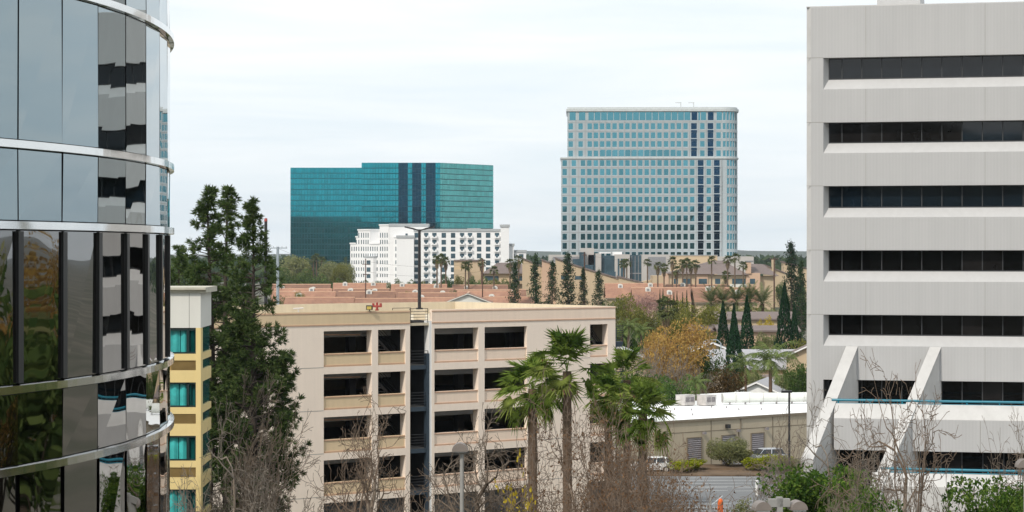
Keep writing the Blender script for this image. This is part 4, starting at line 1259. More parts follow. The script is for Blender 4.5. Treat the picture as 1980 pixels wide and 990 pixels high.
def broad_proto(seed, h, w, leafmat, barkmat, nblob=26, nleaf=2600, leaf=0.35, trunk=0.3, gap=0.0, low=0.25, flat=1.0, aspect=0.55, tall=None):
    r = np.random.default_rng(seed)
    cz = h*(low+(1-low)*.5); rz_ = h*(1-low)*.5; rx = w*.5
    d = unit(r.normal(size=(nblob,3))); d[:,2] = d[:,2]*.9+.1
    rad = r.uniform(.35, .80, nblob)[:,None]
    B = d*rad*np.array([rx,rx,rz_])+np.array([0,0,cz])
    br = r.uniform(.18,.36,nblob)*w*.5+.1
    V=[]; per = nleaf//nblob
    for b, q in zip(B, br):
        dd = unit(r.normal(size=(per,3)))*(r.uniform(.45,1.0,(per,1))**.5)*q*np.array([1,1,.8*flat])
        V.append(b+dd)
    pts = np.concatenate(V)
    lv = arr_mesh('crown', *leaf_quads(pts, r.uniform(.7,1.4,len(pts))*leaf, r.uniform(.7,1.3,len(pts))*leaf*aspect, r), leafmat)
    seg=[]; tz_ = h*low*1.05
    seg.append([0,0,0, .03*w,0,tz_*.6, trunk, trunk*.8]); seg.append([.03*w,0,tz_*.6, 0,0.02*w,tz_*1.3, trunk*.8, trunk*.6])
    for b in B[:max(8,nblob//2)]:
        m = np.array([0,0.02*w,tz_*1.2]); mid = m*.5+b*.5+r.normal(0,.04*w,3); mid[2] -= .04*h
        seg.append([*m,*mid,trunk*.4,trunk*.22]); seg.append([*mid,*b,trunk*.22,trunk*.08])
    tk = arr_mesh('trunk', *tubes(seg, 6), barkmat, True)
    return Proto(h, w, [('trunk', tk), ('crown', lv)])

def cone_proto(seed, h, w, leafmat, barkmat, n=3200, leaf=0.5, ragged=.35, power=.8, low=.08, tiers=14):
    r = np.random.default_rng(seed)
    nb = tiers*7; V=[]; seg=[[0,0,0,0,0,h*.97,w*.035,w*.006]]
    per = n//nb
    for i in range(nb):
        f = low+(1-low)*((i+r.uniform(0,1))/nb)
        z = f*h; R_ = .5*w*((1-f)**power)*(1-ragged*r.uniform(0,1))+.05*w
        a = r.uniform(0,2*pi); droop = -.10*R_
        end = np.array([R_*cos(a), R_*sin(a), z+droop])
        seg.append([0,0,z,*end,w*.012,w*.004])
        t = r.uniform(.25,1.05,(per,1))
        p = np.array([0,0,z])*(1-t)+end*t+r.normal(0,1,(per,3))*np.array([.10*R_+.03*w,.10*R_+.03*w,.018*h])
        V.append(p)
    V.append(np.stack([r.normal(0,.018*w,60), r.normal(0,.018*w,60), r.uniform(.93,1.0,60)*h],1))
    pts = np.concatenate(V)
    lv = arr_mesh('crown', *leaf_quads(pts, r.uniform(.6,1.4,len(pts))*leaf, r.uniform(.6,1.3,len(pts))*leaf*.5, r), leafmat)
    tk = arr_mesh('trunk', *tubes(seg, 5), barkmat)
    return Proto(h, w, [('trunk', tk), ('crown', lv)])

def cypress_proto(seed, h, w, n=4200, leaf=.38):
    r = np.random.default_rng(seed)
    f = r.uniform(0,1,n); a = r.uniform(0,2*pi,n)
    prof = np.minimum(1, (f/.14)**.6)*(1-np.clip((f-.25)/.75,0,1)**1.5)
    lump = 1+.10*np.sin(a*3+f*23)+.07*np.sin(a*5-f*31)
    R_ = .5*w*prof*lump*np.sqrt(r.uniform(.45,1,n))+.02*w
    pts = np.stack([R_*np.cos(a), R_*np.sin(a), .03*h+f*.97*h], 1)
    lv = arr_mesh('crown', *leaf_quads(pts, r.uniform(.7,1.5,n)*leaf, r.uniform(.6,1.2,n)*leaf*.4, r, np.array([[0,0,1.0]]), .6), M['cypress'])
    tk = arr_mesh('trunk', *tubes([[0,0,0,0,0,h*.9,w*.07,w*.01]], 6), M['bark'])
    return Proto(h, w, [('trunk', tk), ('crown', lv)])

def pine_proto(seed, h, w, low=.28, nb=95, lean=0.0):
    r = np.random.default_rng(seed)
    seg=[]; prev=np.array([0,0,0.0]); nt=14; tr=[]
    for i in range(1,nt+1):
        f=i/nt; p=np.array([lean*f*f+.12*sin(f*7+seed), .1*sin(f*5+seed*2), f*h]); seg.append([*prev,*p,.30*(1-(i-1)/nt)+.03,.30*(1-f)+.03]); prev=p; tr.append(p)
    tr=np.array([[0,0,0]]+[list(q) for q in tr])
    T=[]; D=[]
    for i in range(nb):
        f = low+(1-low)*(i+r.uniform(0,.9))/nb
        base = np.array([np.interp(f*h, tr[:,2], tr[:,0]), np.interp(f*h, tr[:,2], tr[:,1]), f*h])
        g=(f-low)/(1-low)
        Lb = .5*w*(min(1,.55+g*1.3) if g<.35 else (1-((g-.35)/.65)**.72)*.95+.05)*r.uniform(.55,1.08)
        a = r.uniform(0,2*pi) if r.uniform()<.8 else r.choice([0,pi])+r.normal(0,.4)
        el = r.uniform(-.05,.45)+.35*max(0,g-.6)
        k = max(3,int(Lb/.28)); p=base.copy(); dirv=np.array([cos(a)*cos(el),sin(a)*cos(el),sin(el)])
        r0=.018+.022*Lb
        for j in range(k):
            q=p+dirv*Lb/k; dirv=unit(dirv+np.array([0,0,.07])+r.normal(0,.09,3))
            seg.append([*p,*q,r0*(1-j/k)+.008,r0*(1-(j+1)/k)+.006]); p=q
            if j>=k*.35:
                T.append(p.copy()); D.append(dirv.copy())
                for _ in range(2):
                    sd=unit(dirv+r.normal(0,.75,3)+np.array([0,0,.25])); L2=r.uniform(.25,.6)*(1-.55*max(0,(g-.6)/.4))
                    e=p+sd*L2; seg.append([*p,*e,.012,.006]); T.append(e); D.append(sd)
    for q in np.linspace(.93,1.0,8):
        T.append(np.array([tr[-1][0],tr[-1][1],q*h])); D.append(np.array([0,0,1.0]))
    T=np.array(T); D=np.array(D); nn=32
    c=np.repeat(T,nn,0); dd=np.repeat(D,nn,0)
    u=unit(dd*.75+unit(r.normal(size=c.shape))*.85); Ln=r.uniform(.22,.42,(len(c),1)); v=unit(np.cross(u,r.normal(size=c.shape)))*.026
    V=np.stack([c,c+u*Ln*.5+v,c+u*Ln,c+u*Ln*.5-v],1).reshape(-1,3)
    lv=arr_mesh('needles',V,np.arange(len(V)).reshape(-1,4),M['pine_needles'])
    tk=arr_mesh('trunk',*tubes(seg,5),M['bark_pine'])
    return Proto(h,w,[('trunk',tk),('needles',lv)])

def bare_segments(seed, h, spread, r0, nlimb=5, depth=5, wander=.22, fork=.7, kids=2, up=.06, first=.3, minr=.0135, decay=.74, el=(.55,1.2), leader=True, side=.62):
    """forking limbs: every branch bends as it goes, throws side shoots and splits at its end"""
    r=np.random.default_rng(seed); seg=[]; tips=[]
    def turn(d,a):
        n=unit(np.cross(d,r.normal(size=3))); return unit(d*cos(a)+n*sin(a))
    def grow(p,d,L_,rad,lev):
        k=max(2,int(round(4-lev*.4)))
        for j in range(k):
            d=unit(d+r.normal(0,wander,3)+np.array([0,0,up]))
            q=p+d*L_/k; ra=max(minr,rad*(1-.4*j/k)); rb=max(minr,rad*(1-.4*(j+1)/k))
            seg.append([*p,*q,ra,rb]); p=q
            if lev<depth and j<k-1 and r.uniform()<side:
                grow(p,turn(d,fork*r.uniform(.7,1.5)),L_*decay*r.uniform(.45,.95),max(minr,rb*.55),lev+1)
        if lev<depth:
            for _ in range(kids): grow(p,turn(d,fork*r.uniform(.35,1.0)),L_*decay*r.uniform(.8,1.15),max(minr,rb*.8),lev+1)
        else: tips.append(p)
    th=h*first; t1=np.array([r.normal(0,.1),r.normal(0,.1),th]); m=t1*.5+np.array([r.normal(0,.08),r.normal(0,.08),0])
    seg.append([0,0,0,*m,r0*1.2,r0]); seg.append([*m,*t1,r0,r0*.85])
    L0=(h-th)*.36
    for i in range(nlimb):
        a=2*pi*i/nlimb+r.uniform(-.4,.4); e=r.uniform(*el)
        grow(t1-np.array([0,0,r.uniform(0,.35)*th]),np.array([cos(a)*cos(e),sin(a)*cos(e),sin(e)]),L0*r.uniform(.85,1.2),r0*.6,1)
    if leader: grow(t1,np.array([0,0,1.0]),L0,r0*.6,1)
    s=np.array(seg); tp=np.array(tips)
    fz=h/np.percentile(s[:,5],99.6); fx=np.clip(spread*.5/np.percentile(np.abs(s[:,[3,4]]),98.5),fz*.8,fz*1.5)
    for c,f in ((0,fx),(1,fx),(2,fz),(3,fx),(4,fx),(5,fz)): s[:,c]*=f
    return s, tp*np.array([fx,fx,fz])
def bare_proto(seed,h,w,r0,barkmat,leafmat=None,nl=0,leaf=.16,**kw):
    s,tp=bare_segments(seed,h,w,r0,**kw)
    print('bare',seed,len(s))
    thick=s[:,6]>r0*.30
    parts=[('trunk',arr_mesh('trunk',*tubes(s[thick],6),M['bark_pale'] if barkmat is not M['twig'] else M['bark'],True)),('branches',arr_mesh('branches',*tubes(s[~thick],3),barkmat))]
    if leafmat is not None:
        r=np.random.default_rng(seed+99); c=tp[r.integers(0,len(tp),nl)]+r.normal(0,.12,(nl,3))
        parts.append(('leaves',arr_mesh('leaves',*leaf_quads(c,r.uniform(.6,1.5,nl)*leaf,r.uniform(.5,1.2,nl)*leaf*.8,r),leafmat)))
    return Proto(h,w,parts)

def fan_crown(seed,nleaf,blade,pet,leafmat,seg=22,droop=.45,name='crown',lo=-.75,hi=1.45):
    """round fan leaves on long stalks; each leaf is one pleated, connected sheet with split drooping tips"""
    r=np.random.default_rng(seed); V=[]; T=[]
    for i in range(nleaf):
        el=lo+(hi-lo)*((i+.5)/nleaf)**.8+r.normal(0,.12); az=i*2.39996+r.normal(0,.25)
        out=np.array([cos(az)*cos(el),sin(az)*cos(el),sin(el)])
        side=unit(np.array([-sin(az),cos(az),0.0])); nrm=np.cross(out,side)
        if nrm[2]<0: nrm=-nrm
        roll=r.normal(0,.35); side,nrm=side*cos(roll)+nrm*sin(roll),nrm*cos(roll)-side*sin(roll)
        P=pet*r.uniform(.7,1.2); hub=out*P-np.array([0,0,.10*P*P*max(0,1-el)])
        b0=len(V); q=side*.025
        V+=[-q,q,hub]; T.append([b0,b0+1,b0+2])
        bend=r.uniform(.3,.9)*(1-.55*max(0,sin(el))); fw=unit(out*cos(bend)-nrm*sin(bend)); n2=unit(np.cross(fw,side)); n2=n2 if n2[2]>0 else -n2
        Rb=blade*r.uniform(.8,1.12); ph=np.linspace(-2.15,2.15,seg+1)
        def cup(R_,a,zz): return hub+fw*R_*cos(a)+side*R_*sin(a)+n2*(.16*R_*sin(a)**2+zz*R_)
        ring=[]
        for j,a in enumerate(ph):
            Rr=.48*Rb*(.74+.26*cos(a*.8)); p=cup(Rr,a,.05 if j%2 else -.05); p=p-np.array([0,0,droop*.22*Rr]); ring.append(len(V)); V.append(p)
        for j in range(seg):
            T.append([b0+2,ring[j],ring[j+1]])
            m=(ph[j]+ph[j+1])/2; Rr=Rb*(.74+.26*cos(m*.8))*r.uniform(.9,1.06)
            tip=cup(Rr,m,0)-np.array([0,0,1.0])*droop*Rr*r.uniform(.25,.8)
            V.append(tip); T.append([ring[j],ring[j+1],len(V)-1])
    return arr_mesh(name,np.array(V),np.array(T),leafmat)
def feather_crown(seed,nfrond,length,leafmat,nleaf=34,leaflet=.5,lw=.05,lo=-.3,hi=1.35,arch=1.3,droop=.5):
    r=np.random.default_rng(seed); V=[]
    for i in range(nfrond):
        el=lo+(hi-lo)*((i+.5)/nfrond)**.85+r.normal(0,.08); az=i*2.39996+r.normal(0,.2)
        h=np.array([cos(az),sin(az),0]); side=np.array([-sin(az),cos(az),0.0]); Lf=length*r.uniform(.8,1.1)
        p=np.zeros(3); e=el; 
        for j in range(nleaf):
            d=h*cos(e)+np.array([0,0,sin(e)]); q=p+d*Lf/nleaf; w_=side*.02
            V.append([p-w_,p+w_,q+w_*.9,q-w_*.9])
            f=j/nleaf
            if f>.12:
                ll=leaflet*Lf/3.0*(sin(pi*min(1,f*.85+.12))**.6)*r.uniform(.85,1.1)
                for sg in (-1,1):
                    dv=unit(side*sg+d*.55+np.array([0,0,-droop*r.uniform(.4,1.3)])); ww=unit(np.cross(dv,np.cross(side,d)))*lw
                    V.append([q-ww*.5,q+ww*.5,q+dv*ll+ww*.15,q+dv*ll-ww*.15])
            p=q; e-=arch/nleaf*(.5+1.0*f)
    V=np.array(V).reshape(-1,3)
    return arr_mesh('crown',V,np.arange(len(V)).reshape(-1,4),leafmat)
def trunk_mesh(seed,r0,r1,n=26,sides=9,rough=.10,mat=None):
    """unit-height trunk with leaf-scar rings"""
    r=np.random.default_rng(seed); V=[]; 
    for i in range(n+1):
        f=i/n; q=(r0+(r1-r0)*f)*(1+rough*((i%2)*2-1)*.5+r.normal(0,rough*.25))+(.35*r0*max(0,.04-f)/.04)
        for k in range(sides):
            a=2*pi*k/sides; V.append((q*cos(a),q*sin(a),f))
    P=[[i*sides+k,i*sides+(k+1)%sides,(i+1)*sides+(k+1)%sides,(i+1)*sides+k] for i in range(n) for k in range(sides)]
    return arr_mesh('trunk',V,P,mat or M['palm_trunk'],False)
def skirt_mesh(seed,r,h,n=320):
    q=np.random.default_rng(seed); a=q.uniform(0,2*pi,n); f=q.uniform(0,1,n)
    top=np.stack([.25*r*np.cos(a),.25*r*np.sin(a),-f*h*.55],1); R_=r*(1-.45*f)*q.uniform(.6,1.05,n)
    bot=np.stack([R_*np.cos(a),R_*np.sin(a),-f*h*.55-h*.45*q.uniform(.6,1.1,n)],1)
    s=np.stack([-np.sin(a),np.cos(a),0*a],1)*.07*r
    V=np.stack([top-s,top+s,bot+s*.6,bot-s*.6],1).reshape(-1,3)
    return arr_mesh('dead_fronds',V,np.arange(len(V)).reshape(-1,4),M['palm_skirt'])
def palm(name,label,x,y,h,crown,cs,trunk,tr,rz=0.0,group=None,skirt=None,ss=1.0,lean=0.0,cat='palm tree'):
    t=thing(name,label,cat,(x,y,0),rz,group)
    t.rotation_euler=(0,lean,rz)
    o=put('trunk',trunk,t); o.scale=(tr,tr,h)
    o=put('crown',crown,t); o.location=(0,0,h); o.scale=(cs,cs,cs)
    if skirt is not None:
        o=put('dead_fronds',skirt,t); o.location=(0,0,h+.1*ss); o.scale=(ss,ss,ss)
    return t
def at(px,d): return X(px,d),d
def ztop(py,d): return Z(py,d)
def mpp(d): return d/F

# ================================================================== FOREGROUND PINES
P1=pine_proto(4,26.0,6.0,nb=185,low=.25); P2=pine_proto(9,26.0,5.2,nb=150,lean=.3); P3=pine_proto(14,25.0,6.6,nb=225,low=.18)
for pr,px,d,top,w,rz_,lb_ in ((P1,406,142,369,7.4,.4,'tall dark pine with the leftmost top behind the yellow hotel wing'),
                           (P2,440,146,367,6.6,2.0,'slim tall pine standing between two other pines, its top the highest of the three'),
                           (P3,490,139,393,7.4,1.1,'tall pine with a broad lower crown in front of the parking garage')):
    x,y=at(px,d); plant(pr,'pine_tree',lb_,'tree',x,y,ztop(top,d),w,rz_,'pines between hotel wing and garage')
x,y=at(338,165); plant(P2,'pine_tree','pine showing only between the curved glass building and the taller pines','tree',x,y,ztop(480,165),5.5,.7,'pines between hotel wing and garage')

# ================================================================== FOREGROUND FAN PALMS
FC=[fan_crown(31,30,1.35,1.35,M['palm_leaf'],lo=-.9,hi=1.52,droop=.45,seg=26), fan_crown(32,24,1.45,1.55,M['palm_leaf'],lo=-.7,hi=1.53,droop=.42,seg=26), fan_crown(33,32,1.3,1.3,M['palm_leaf'],lo=-1.0,hi=1.5,droop=.45,seg=26)]
FT=trunk_mesh(3,1.0,.86)
palms_near=[(1030,150,752,FC[0],1.12,.34,.3,'full-crowned fan palm with dark trunk in front of the garage, leftmost near palm',.0),
 (1097,147,718,FC[1],1.10,.33,1.4,'tallest near fan palm, its leaves rising above the garage wall',-.01),
 (1178,153,772,FC[2],.92,.30,2.2,'fan palm half hidden by sycamore twigs before the garage right end',0.01),
 (1212,158,735,FC[1],.92,.30,3.3,'fan palm beside the outside stair landing at the garage right end',0.0),
 (1243,149,800,FC[0],1.06,.34,4.4,'fan palm at the left edge of the white warehouse roof',0.0)]
for px,d,top,cr_,cs,tr,rz_,lb_,ln_ in palms_near:
    x,y=at(px,d); palm('fan_palm',lb_,x,y,ztop(top,d),cr_,cs,FT,tr,rz_,'fan palms in front of the garage',lean=ln_)

# ================================================================== FOREGROUND BARE TREES
B1=bare_proto(51,12,10,.30,M['twig'],nlimb=9,depth=7,wander=.11,fork=.6,up=.005,first=.42,el=(.0,.75))
B2=bare_proto(57,12,8.5,.27,M['twig_red'],nlimb=7,depth=6,wander=.28,fork=.85,up=.02,first=.46,el=(.15,1.0))
B3=bare_proto(63,12,8.5,.28,M['twig'],nlimb=6,depth=6,wander=.30,fork=.85,up=.03,first=.44,el=(.2,1.0))
B4=bare_proto(66,12,8.5,.18,M['twig_red'],M['brown_leaf'],1500,leaf=.17,nlimb=7,depth=6,wander=.28,fork=.85,up=.02,first=.40,el=(.15,1.0))
B5=bare_proto(71,12,8,.22,M['twig_mauve'],nlimb=7,depth=6,wander=.32,fork=.85,up=.01,first=.42,el=(.1,.9))
B6=bare_proto(77,12,8,.18,M['twig_red'],M['brown_leaf'],1700,leaf=.16,nlimb=6,depth=6,wander=.30,fork=.85,up=.03,first=.42,el=(.15,1.0))
bares=[(B1,482,128,745,8.4,.2,'bare spreading tree with long straight branches under the pines'),
 (B5,438,122,800,5.0,1.0,'bare tree with pale limbs beside the yellow hotel wing'),
 (B2,715,128,778,7.6,2.0,'bare tree in front of the tan panels of the garage'),
 (B3,930,130,795,7.8,3.1,'bare gnarled tree in front of the pink panels of the garage'),
 (B4,1120,126,765,6.6,.9,'brown-leaved sycamore around the trunk of the tallest fan palm'),
 (B6,1185,122,775,5.4,2.6,'thin brown-leaved sycamore between the near fan palms'),
 (B4,1240,118,850,5.2,4.1,'sycamore with clinging brown leaves below the rightmost near palm'),
 (B6,1310,112,890,4.6,5.0,'low sycamore with clinging brown leaves over the parking lot'),
 (B5,1585,124,775,6.2,.6,'bare twiggy tree before the left buttress of the grey office block'),
 (B3,1530,132,805,4.6,1.7,'bare twiggy tree at the left corner of the grey office block'),
 (B2,1748,112,712,7.0,2.9,'large bare tree crossing the right buttress of the grey office block'),
 (B5,1690,108,850,3.6,4.4,'low bare tree left of the large bare one before the office block'),
 (B3,1962,114,812,4.6,5.3,'bare tree at the right edge before the teal railing'),
 (B4,1285,116,870,6.4,1.9,'brown-leaved sycamore over the left side of the parking lot'),
 (B6,1360,108,930,5.0,3.3,'low brown-twigged sycamore at the bottom edge left of the orange marker'),
 (B4,1150,120,830,5.6,5.5,'dense brown sycamore between the two leftmost near palms and the garage end'),
 (B5,1715,106,880,4.6,1.2,'dense low bare tree right of the second bright green tree'),
 (B1,1672,110,900,4.2,3.6,'bare tangled tree behind the left bright green shrub trees')]
for pr,px,d,top,w,rz_,lb_ in bares:
    x,y=at(px,d); plant(pr,'bare_tree',lb_,'tree',x,y,ztop(top,d),w,rz_,'bare winter trees in the foreground')
YL=bare_proto(81,6,3,.07,M['twig'],M['yellow_leaf'],420,leaf=.2,nlimb=4,depth=4,wander=.25,first=.4)
x,y=at(1012,121); plant(YL,'yellow_leaved_tree','small tree with sparse bright yellow leaves at the foot of the leftmost near palm','tree',x,y,ztop(895,121),2.6)
# bright green trees low in the right foreground
G1=broad_proto(91,11,6,M['bright_green'],M['bark'],nblob=40,nleaf=8000,leaf=.22,trunk=.2,low=.35)
G2=broad_proto(92,11,6,M['bright_green'],M['bark'],nblob=34,nleaf=7000,leaf=.24,trunk=.2,low=.35)
for pr,px,d,top,w,rz_,lb_ in ((G1,1562,118,876,6.2,0,'bright green leafy tree below the left buttress of the office block'),
                           (G2,1632,116,886,4.8,1.1,'bright green leafy tree just right of the left buttress foot'),
                           (G2,1690,107,930,3.4,4.4,'bright green leafy tree under the large bare tree'),
                           (G2,1892,112,905,5.0,2.2,'bright green leafy tree below the teal railing at the right'),
                           (G1,1962,109,915,4.4,3.0,'bright green leafy tree in the bottom right corner')):
    x,y=at(px,d); plant(pr,'leafy_tree',lb_,'tree',x,y,ztop(top,d),w,rz_,'bright green trees at the lower right')

# ================================================================== SHRUBS ROUND THE PARKING LOT
S1=broad_proto(101,3,4,M['yellow_green'],M['bark'],nblob=24,nleaf=3600,leaf=.2,trunk=.08,low=.0)
S2=broad_proto(102,4,5,M['grey_green'],M['bark'],nblob=40,nleaf=6500,leaf=.26,trunk=.12,low=.0,aspect=.3)
S3=broad_proto(103,3,4,M['olive_leaf'],M['bark'],nblob=22,nleaf=3200,leaf=.2,trunk=.08,low=.0)
shr=[(S2,1410,231,840,5.2,4.2,'large loose olive-green bush against the warehouse wall'),
 (S1,1462,227.5,884,3.6,2.0,'clipped yellow-green hedge mound right of the olive bush'),
 (S1,1500,227,877,4.2,2.4,'yellow-green hedge mound at the bare trees right of the silver car'),
 (S1,1322,226,893,4.2,1.9,'yellow-green hedge mound left of the olive bush'),
 (S1,1345,228,900,2.6,1.7,'low yellow-green hedge mound touching the left side of the olive bush'),
 (S3,1445,232,868,3.4,2.8,'dull olive bush between the large olive-green bush and the silver car'),
 (S2,1520,226,880,4.0,2.6,'grey-green bush at the right end of the hedge row'),
 (S3,1292,228,896,3.2,2.0,'dull olive hedge mound next to the white car')]
for pr,px,d,top,w,hh,lb_ in shr:
    x,y=at(px,d); plant(pr,'hedge_bush',lb_,'shrub',x,y,max(1.2,ztop(top,d)-.14),w,px*.01,'bushes along the parking lot',z=.13)
x,y=at(1440,140); plant(broad_proto(104,9,3,M['grey_green'],M['bark'],nblob=30,nleaf=3000,leaf=.16,trunk=.1,low=.3),'grey_green_tree','wispy grey-green treetop over the parking lot beside the orange post','tree',x,y,ztop(935,140),2.6,.4)
x,y=at(1525,128); plant(S2,'hedge_bush','grey-green treetop behind the double-headed street lamp','shrub',x,y,ztop(945,128),3.4,.9,'bushes along the parking lot')

# ================================================================== MIDDLE GROUND TREES
C1=cone_proto(111,19,7,M['conifer'],M['bark']); C2=cone_proto(112,19,7,M['conifer'],M['bark'],ragged=.5); C3=cone_proto(113,19,7,M['conifer'],M['bark'],power=.65)
con=[(C1,995,620,510,36),(C2,1035,622,492,40),(C3,1068,618,506,34),(C2,1098,624,490,46),(C1,1128,628,520,26),(C3,1158,616,524,34)]
on=['first','second','third','fourth','fifth','sixth','seventh','eighth','ninth','tenth','eleventh','twelfth','thirteenth','fourteenth','fifteenth','sixteenth','seventeenth','eighteenth']
for i,(pr,px,d,top,wpx) in enumerate(con):
    x,y=at(px,d); plant(pr,'conifer',f'dark green conifer, {on[i]} from the left in the row above the garage roof','tree',x,y,ztop(top,d),wpx*1.25*mpp(d),i*1.1,'conifers above the garage roof')
x,y=at(1530,460); plant(cone_proto(114,24,9,M['deodar'],M['bark'],n=4200,ragged=.62,power=.6,tiers=18),'conifer','tallest dark irregular conifer beside the grey office block','tree',x,y,ztop(470,460),7.0,.5)
x,y=at(1549,480); plant(C2,'conifer','dark conifer half hidden by the grey office block corner','tree',x,y,ztop(505,480),5.0,2.5)
Y1=cypress_proto(121,11,2.8); Y2=cypress_proto(122,11,2.5); Y3=cypress_proto(125,11,3.2,n=3300,leaf=.42)
cyp=[(Y3,1398,365,583,28,'leftmost of the large clipped cypresses'),(Y2,1419,372,588,22,'second large cypress from the left, behind the pointed front one'),(Y1,1444,360,572,30,'tall column-shaped cypress just right of the front cypress'),
     (Y2,1420,318,604,36,'front cypress with a pointed top before the grey roof'),(Y3,1517,350,547,36,'broad tall cypress left of the office block'),(Y1,1536,356,586,22,'slim cypress between the broad cypress and the office block')]
for i,(pr,px,d,top,wpx,lb_) in enumerate(cyp):
    x,y=at(px,d); plant(pr,'cypress_tree',lb_,'tree',x,y,ztop(top,d),wpx*1.12*mpp(d),i*.9,'clipped Italian cypresses')
for i,(px,top,wpx) in enumerate([(1276,560,6),(1282,560,8),(1291,574,5),(1296,570,5),(1303,566,7),(1309,564,7),(1320,566,6),(1328,562,7)]):
    d=520; x,y=at(px,d); plant(Y1 if i%2 else Y2,'cypress_tree',f'small slim dark cypress, {on[i]} from the left of the cluster below the red roofs','tree',x,y,ztop(top,d),wpx*1.2*mpp(d),i*.7,'small cypresses below the red roofs')

# big crowns between the garage and the office block
T_aut=broad_proto(131,13,14,M['autumn'],M['bark_pale'],nblob=60,nleaf=8500,leaf=.34,trunk=.3,low=.22)
T_oli=broad_proto(132,12,12,M['olive_leaf'],M['bark'],nblob=46,nleaf=5200,leaf=.42,trunk=.3,low=.15)
T_oli2=broad_proto(133,12,12,M['olive_leaf'],M['bark'],nblob=40,nleaf=4400,leaf=.42,trunk=.3,low=.15)
T_grn=broad_proto(134,9,9,M['broad_green'],M['bark'],nblob=36,nleaf=4200,leaf=.38,trunk=.25,low=.15)
T_gry=broad_proto(135,12,11,M['grey_green'],M['bark'],nblob=44,nleaf=4600,leaf=.5,trunk=.3,low=.1)
T_mau=bare_proto(136,9,12,.16,M['twig_mauve'],nlimb=9,depth=5,wander=.22,fork=.7,up=.05,first=.22,minr=.022)
T_rus=broad_proto(137,8,9,M['rust_leaf'],M['bark'],nblob=44,nleaf=6000,leaf=.26,trunk=.25,low=.1)
T_pin=broad_proto(138,10,10,M['pink_bloom'],M['bark'],nblob=40,nleaf=2600,leaf=.32,trunk=.2,low=.3)
T_yel=broad_proto(139,6,8,M['yellow_leaf'],M['bark'],nblob=26,nleaf=3000,leaf=.32,trunk=.18,low=.1)
T_hed=broad_proto(140,10,10,M['hedge'],M['bark'],nblob=36,nleaf=3000,leaf=.6,trunk=.25,low=.05)
mids=[('autumn_tree',T_aut,1315,300,612,10.6,'large sycamore with orange-brown leaves in the middle distance'),
 ('autumn_tree',T_aut,1268,312,632,6.0,'smaller sycamore with ochre leaves left of the large orange-brown one'),
 ('olive_tree',T_oli,1360,400,575,10.5,'broad olive-green tree behind the orange-brown sycamore'),
 ('olive_tree',T_oli2,1212,430,562,9.0,'olive-brown tree just right of the garage roof corner'),
 ('olive_tree',T_oli2,1310,440,572,8.0,'olive-green tree under the cluster of small cypresses'),
 ('olive_tree',T_oli,1250,450,592,8.0,'brownish olive tree behind the skirted fan palm'),
 ('bare_tree',T_mau,1225,285,655,9.0,'mauve-grey bare thicket tree right of the outside stair landing'),
 ('bare_tree',T_mau,1275,270,672,8.0,'mauve-grey bare thicket tree below the orange-brown sycamore'),
 ('bare_tree',T_mau,1330,272,690,6.0,'mauve-grey bare thicket tree left of the dark rust tree'),
 ('bare_tree',T_mau,1190,300,668,6.0,'mauve-grey bare thicket tree close to the garage right end'),
 ('rust_tree',T_rus,1403,280,700,6.6,'round dark rust-brown tree behind the roof units of the warehouse'),
 ('blossom_tree',T_pin,1258,560,562,11.0,'pale pink flowering tree at the edge of the red roofs'),
 ('blossom_tree',T_pin,1225,600,566,9.0,'smaller pink flowering tree left of the pale pink one'),
 ('yellow_tree',T_yel,1478,420,604,5.0,'bright yellow flowering tree between the large cypresses'),
 ('yellow_tree',T_yel,1462,430,612,3.4,'smaller yellow tree left of the bright yellow one'),
 ('leafy_tree',T_grn,1385,440,612,4.0,'small green tree left of the leftmost large cypress'),
 ('grey_green_tree',T_gry,1518,306,706,5.0,'grey-green tree in front of the long pale grey roof, right'),
 ('grey_green_tree',T_gry,1447,306,704,4.4,'grey-green tree in front of the long pale grey roof, left'),
 ('olive_tree',T_oli2,1382,500,582,8.0,'olive tree behind the leftmost date palms'),
 ('grey_green_tree',T_gry,1412,505,580,8.0,'grey-green tree behind the middle date palms'),
 ('olive_tree',T_oli,1446,500,584,8.0,'olive tree behind the right-hand date palms'),
 ('grey_green_tree',T_gry,1480,505,580,8.0,'grey-green tree right of the date palms'),
 ('leafy_tree',T_grn,1440,420,625,4.0,'green tree behind the tall column-shaped cypress'),
 ('olive_tree',T_oli2,1340,345,655,5.0,'olive tree right of the large orange-brown sycamore'),
 ('leafy_tree',T_grn,1368,300,660,4.6,'green tree between the orange-brown sycamore and the front cypress'),
 ('olive_tree',T_oli,1372,370,622,5.0,'olive tree left of the leftmost large cypress, lower down'),
 ('grey_green_tree',T_gry,1480,372,628,6.0,'grey-green tree under the bright yellow tree'),
 ('olive_tree',T_oli2,1545,345,650,5.0,'olive tree under the slim cypress by the office block'),
 ('leafy_tree',T_grn,1262,262,712,6.0,'green bushy tree behind the white warehouse roof left end'),
 ('leafy_tree',T_grn,1300,258,716,5.6,'green bushy tree behind the first roof unit'),
 ('leafy_tree',T_grn,1220,266,700,5.0,'green bushy tree right of the garage end, low down'),
 ('leafy_tree',T_grn,1545,300,690,5.0,'green tree against the office block above the white gable'),
 ('olive_tree',T_oli2,1540,322,708,5.0,'olive-yellow tree behind the white gabled house right side'),
 ('olive_tree',T_oli,1455,318,708,4.6,'olive tree behind the drooping feather palm'),
 ('leafy_tree',T_grn,1545,520,560,6.0,'green tree behind the slim cypress by the office block'),
 ('leafy_tree',T_grn,1230,360,622,8.0,'green tree behind the outside stair landing top'),
 ('leafy_tree',T_grn,1205,375,615,6.0,'green tree immediately right of the garage top corner')]
for nm,pr,px,d,top,w,lb_ in mids:
    x,y=at(px,d); plant(pr,nm,lb_,'tree',x,y,ztop(top,d),w,px*.37,'trees between garage and office block')

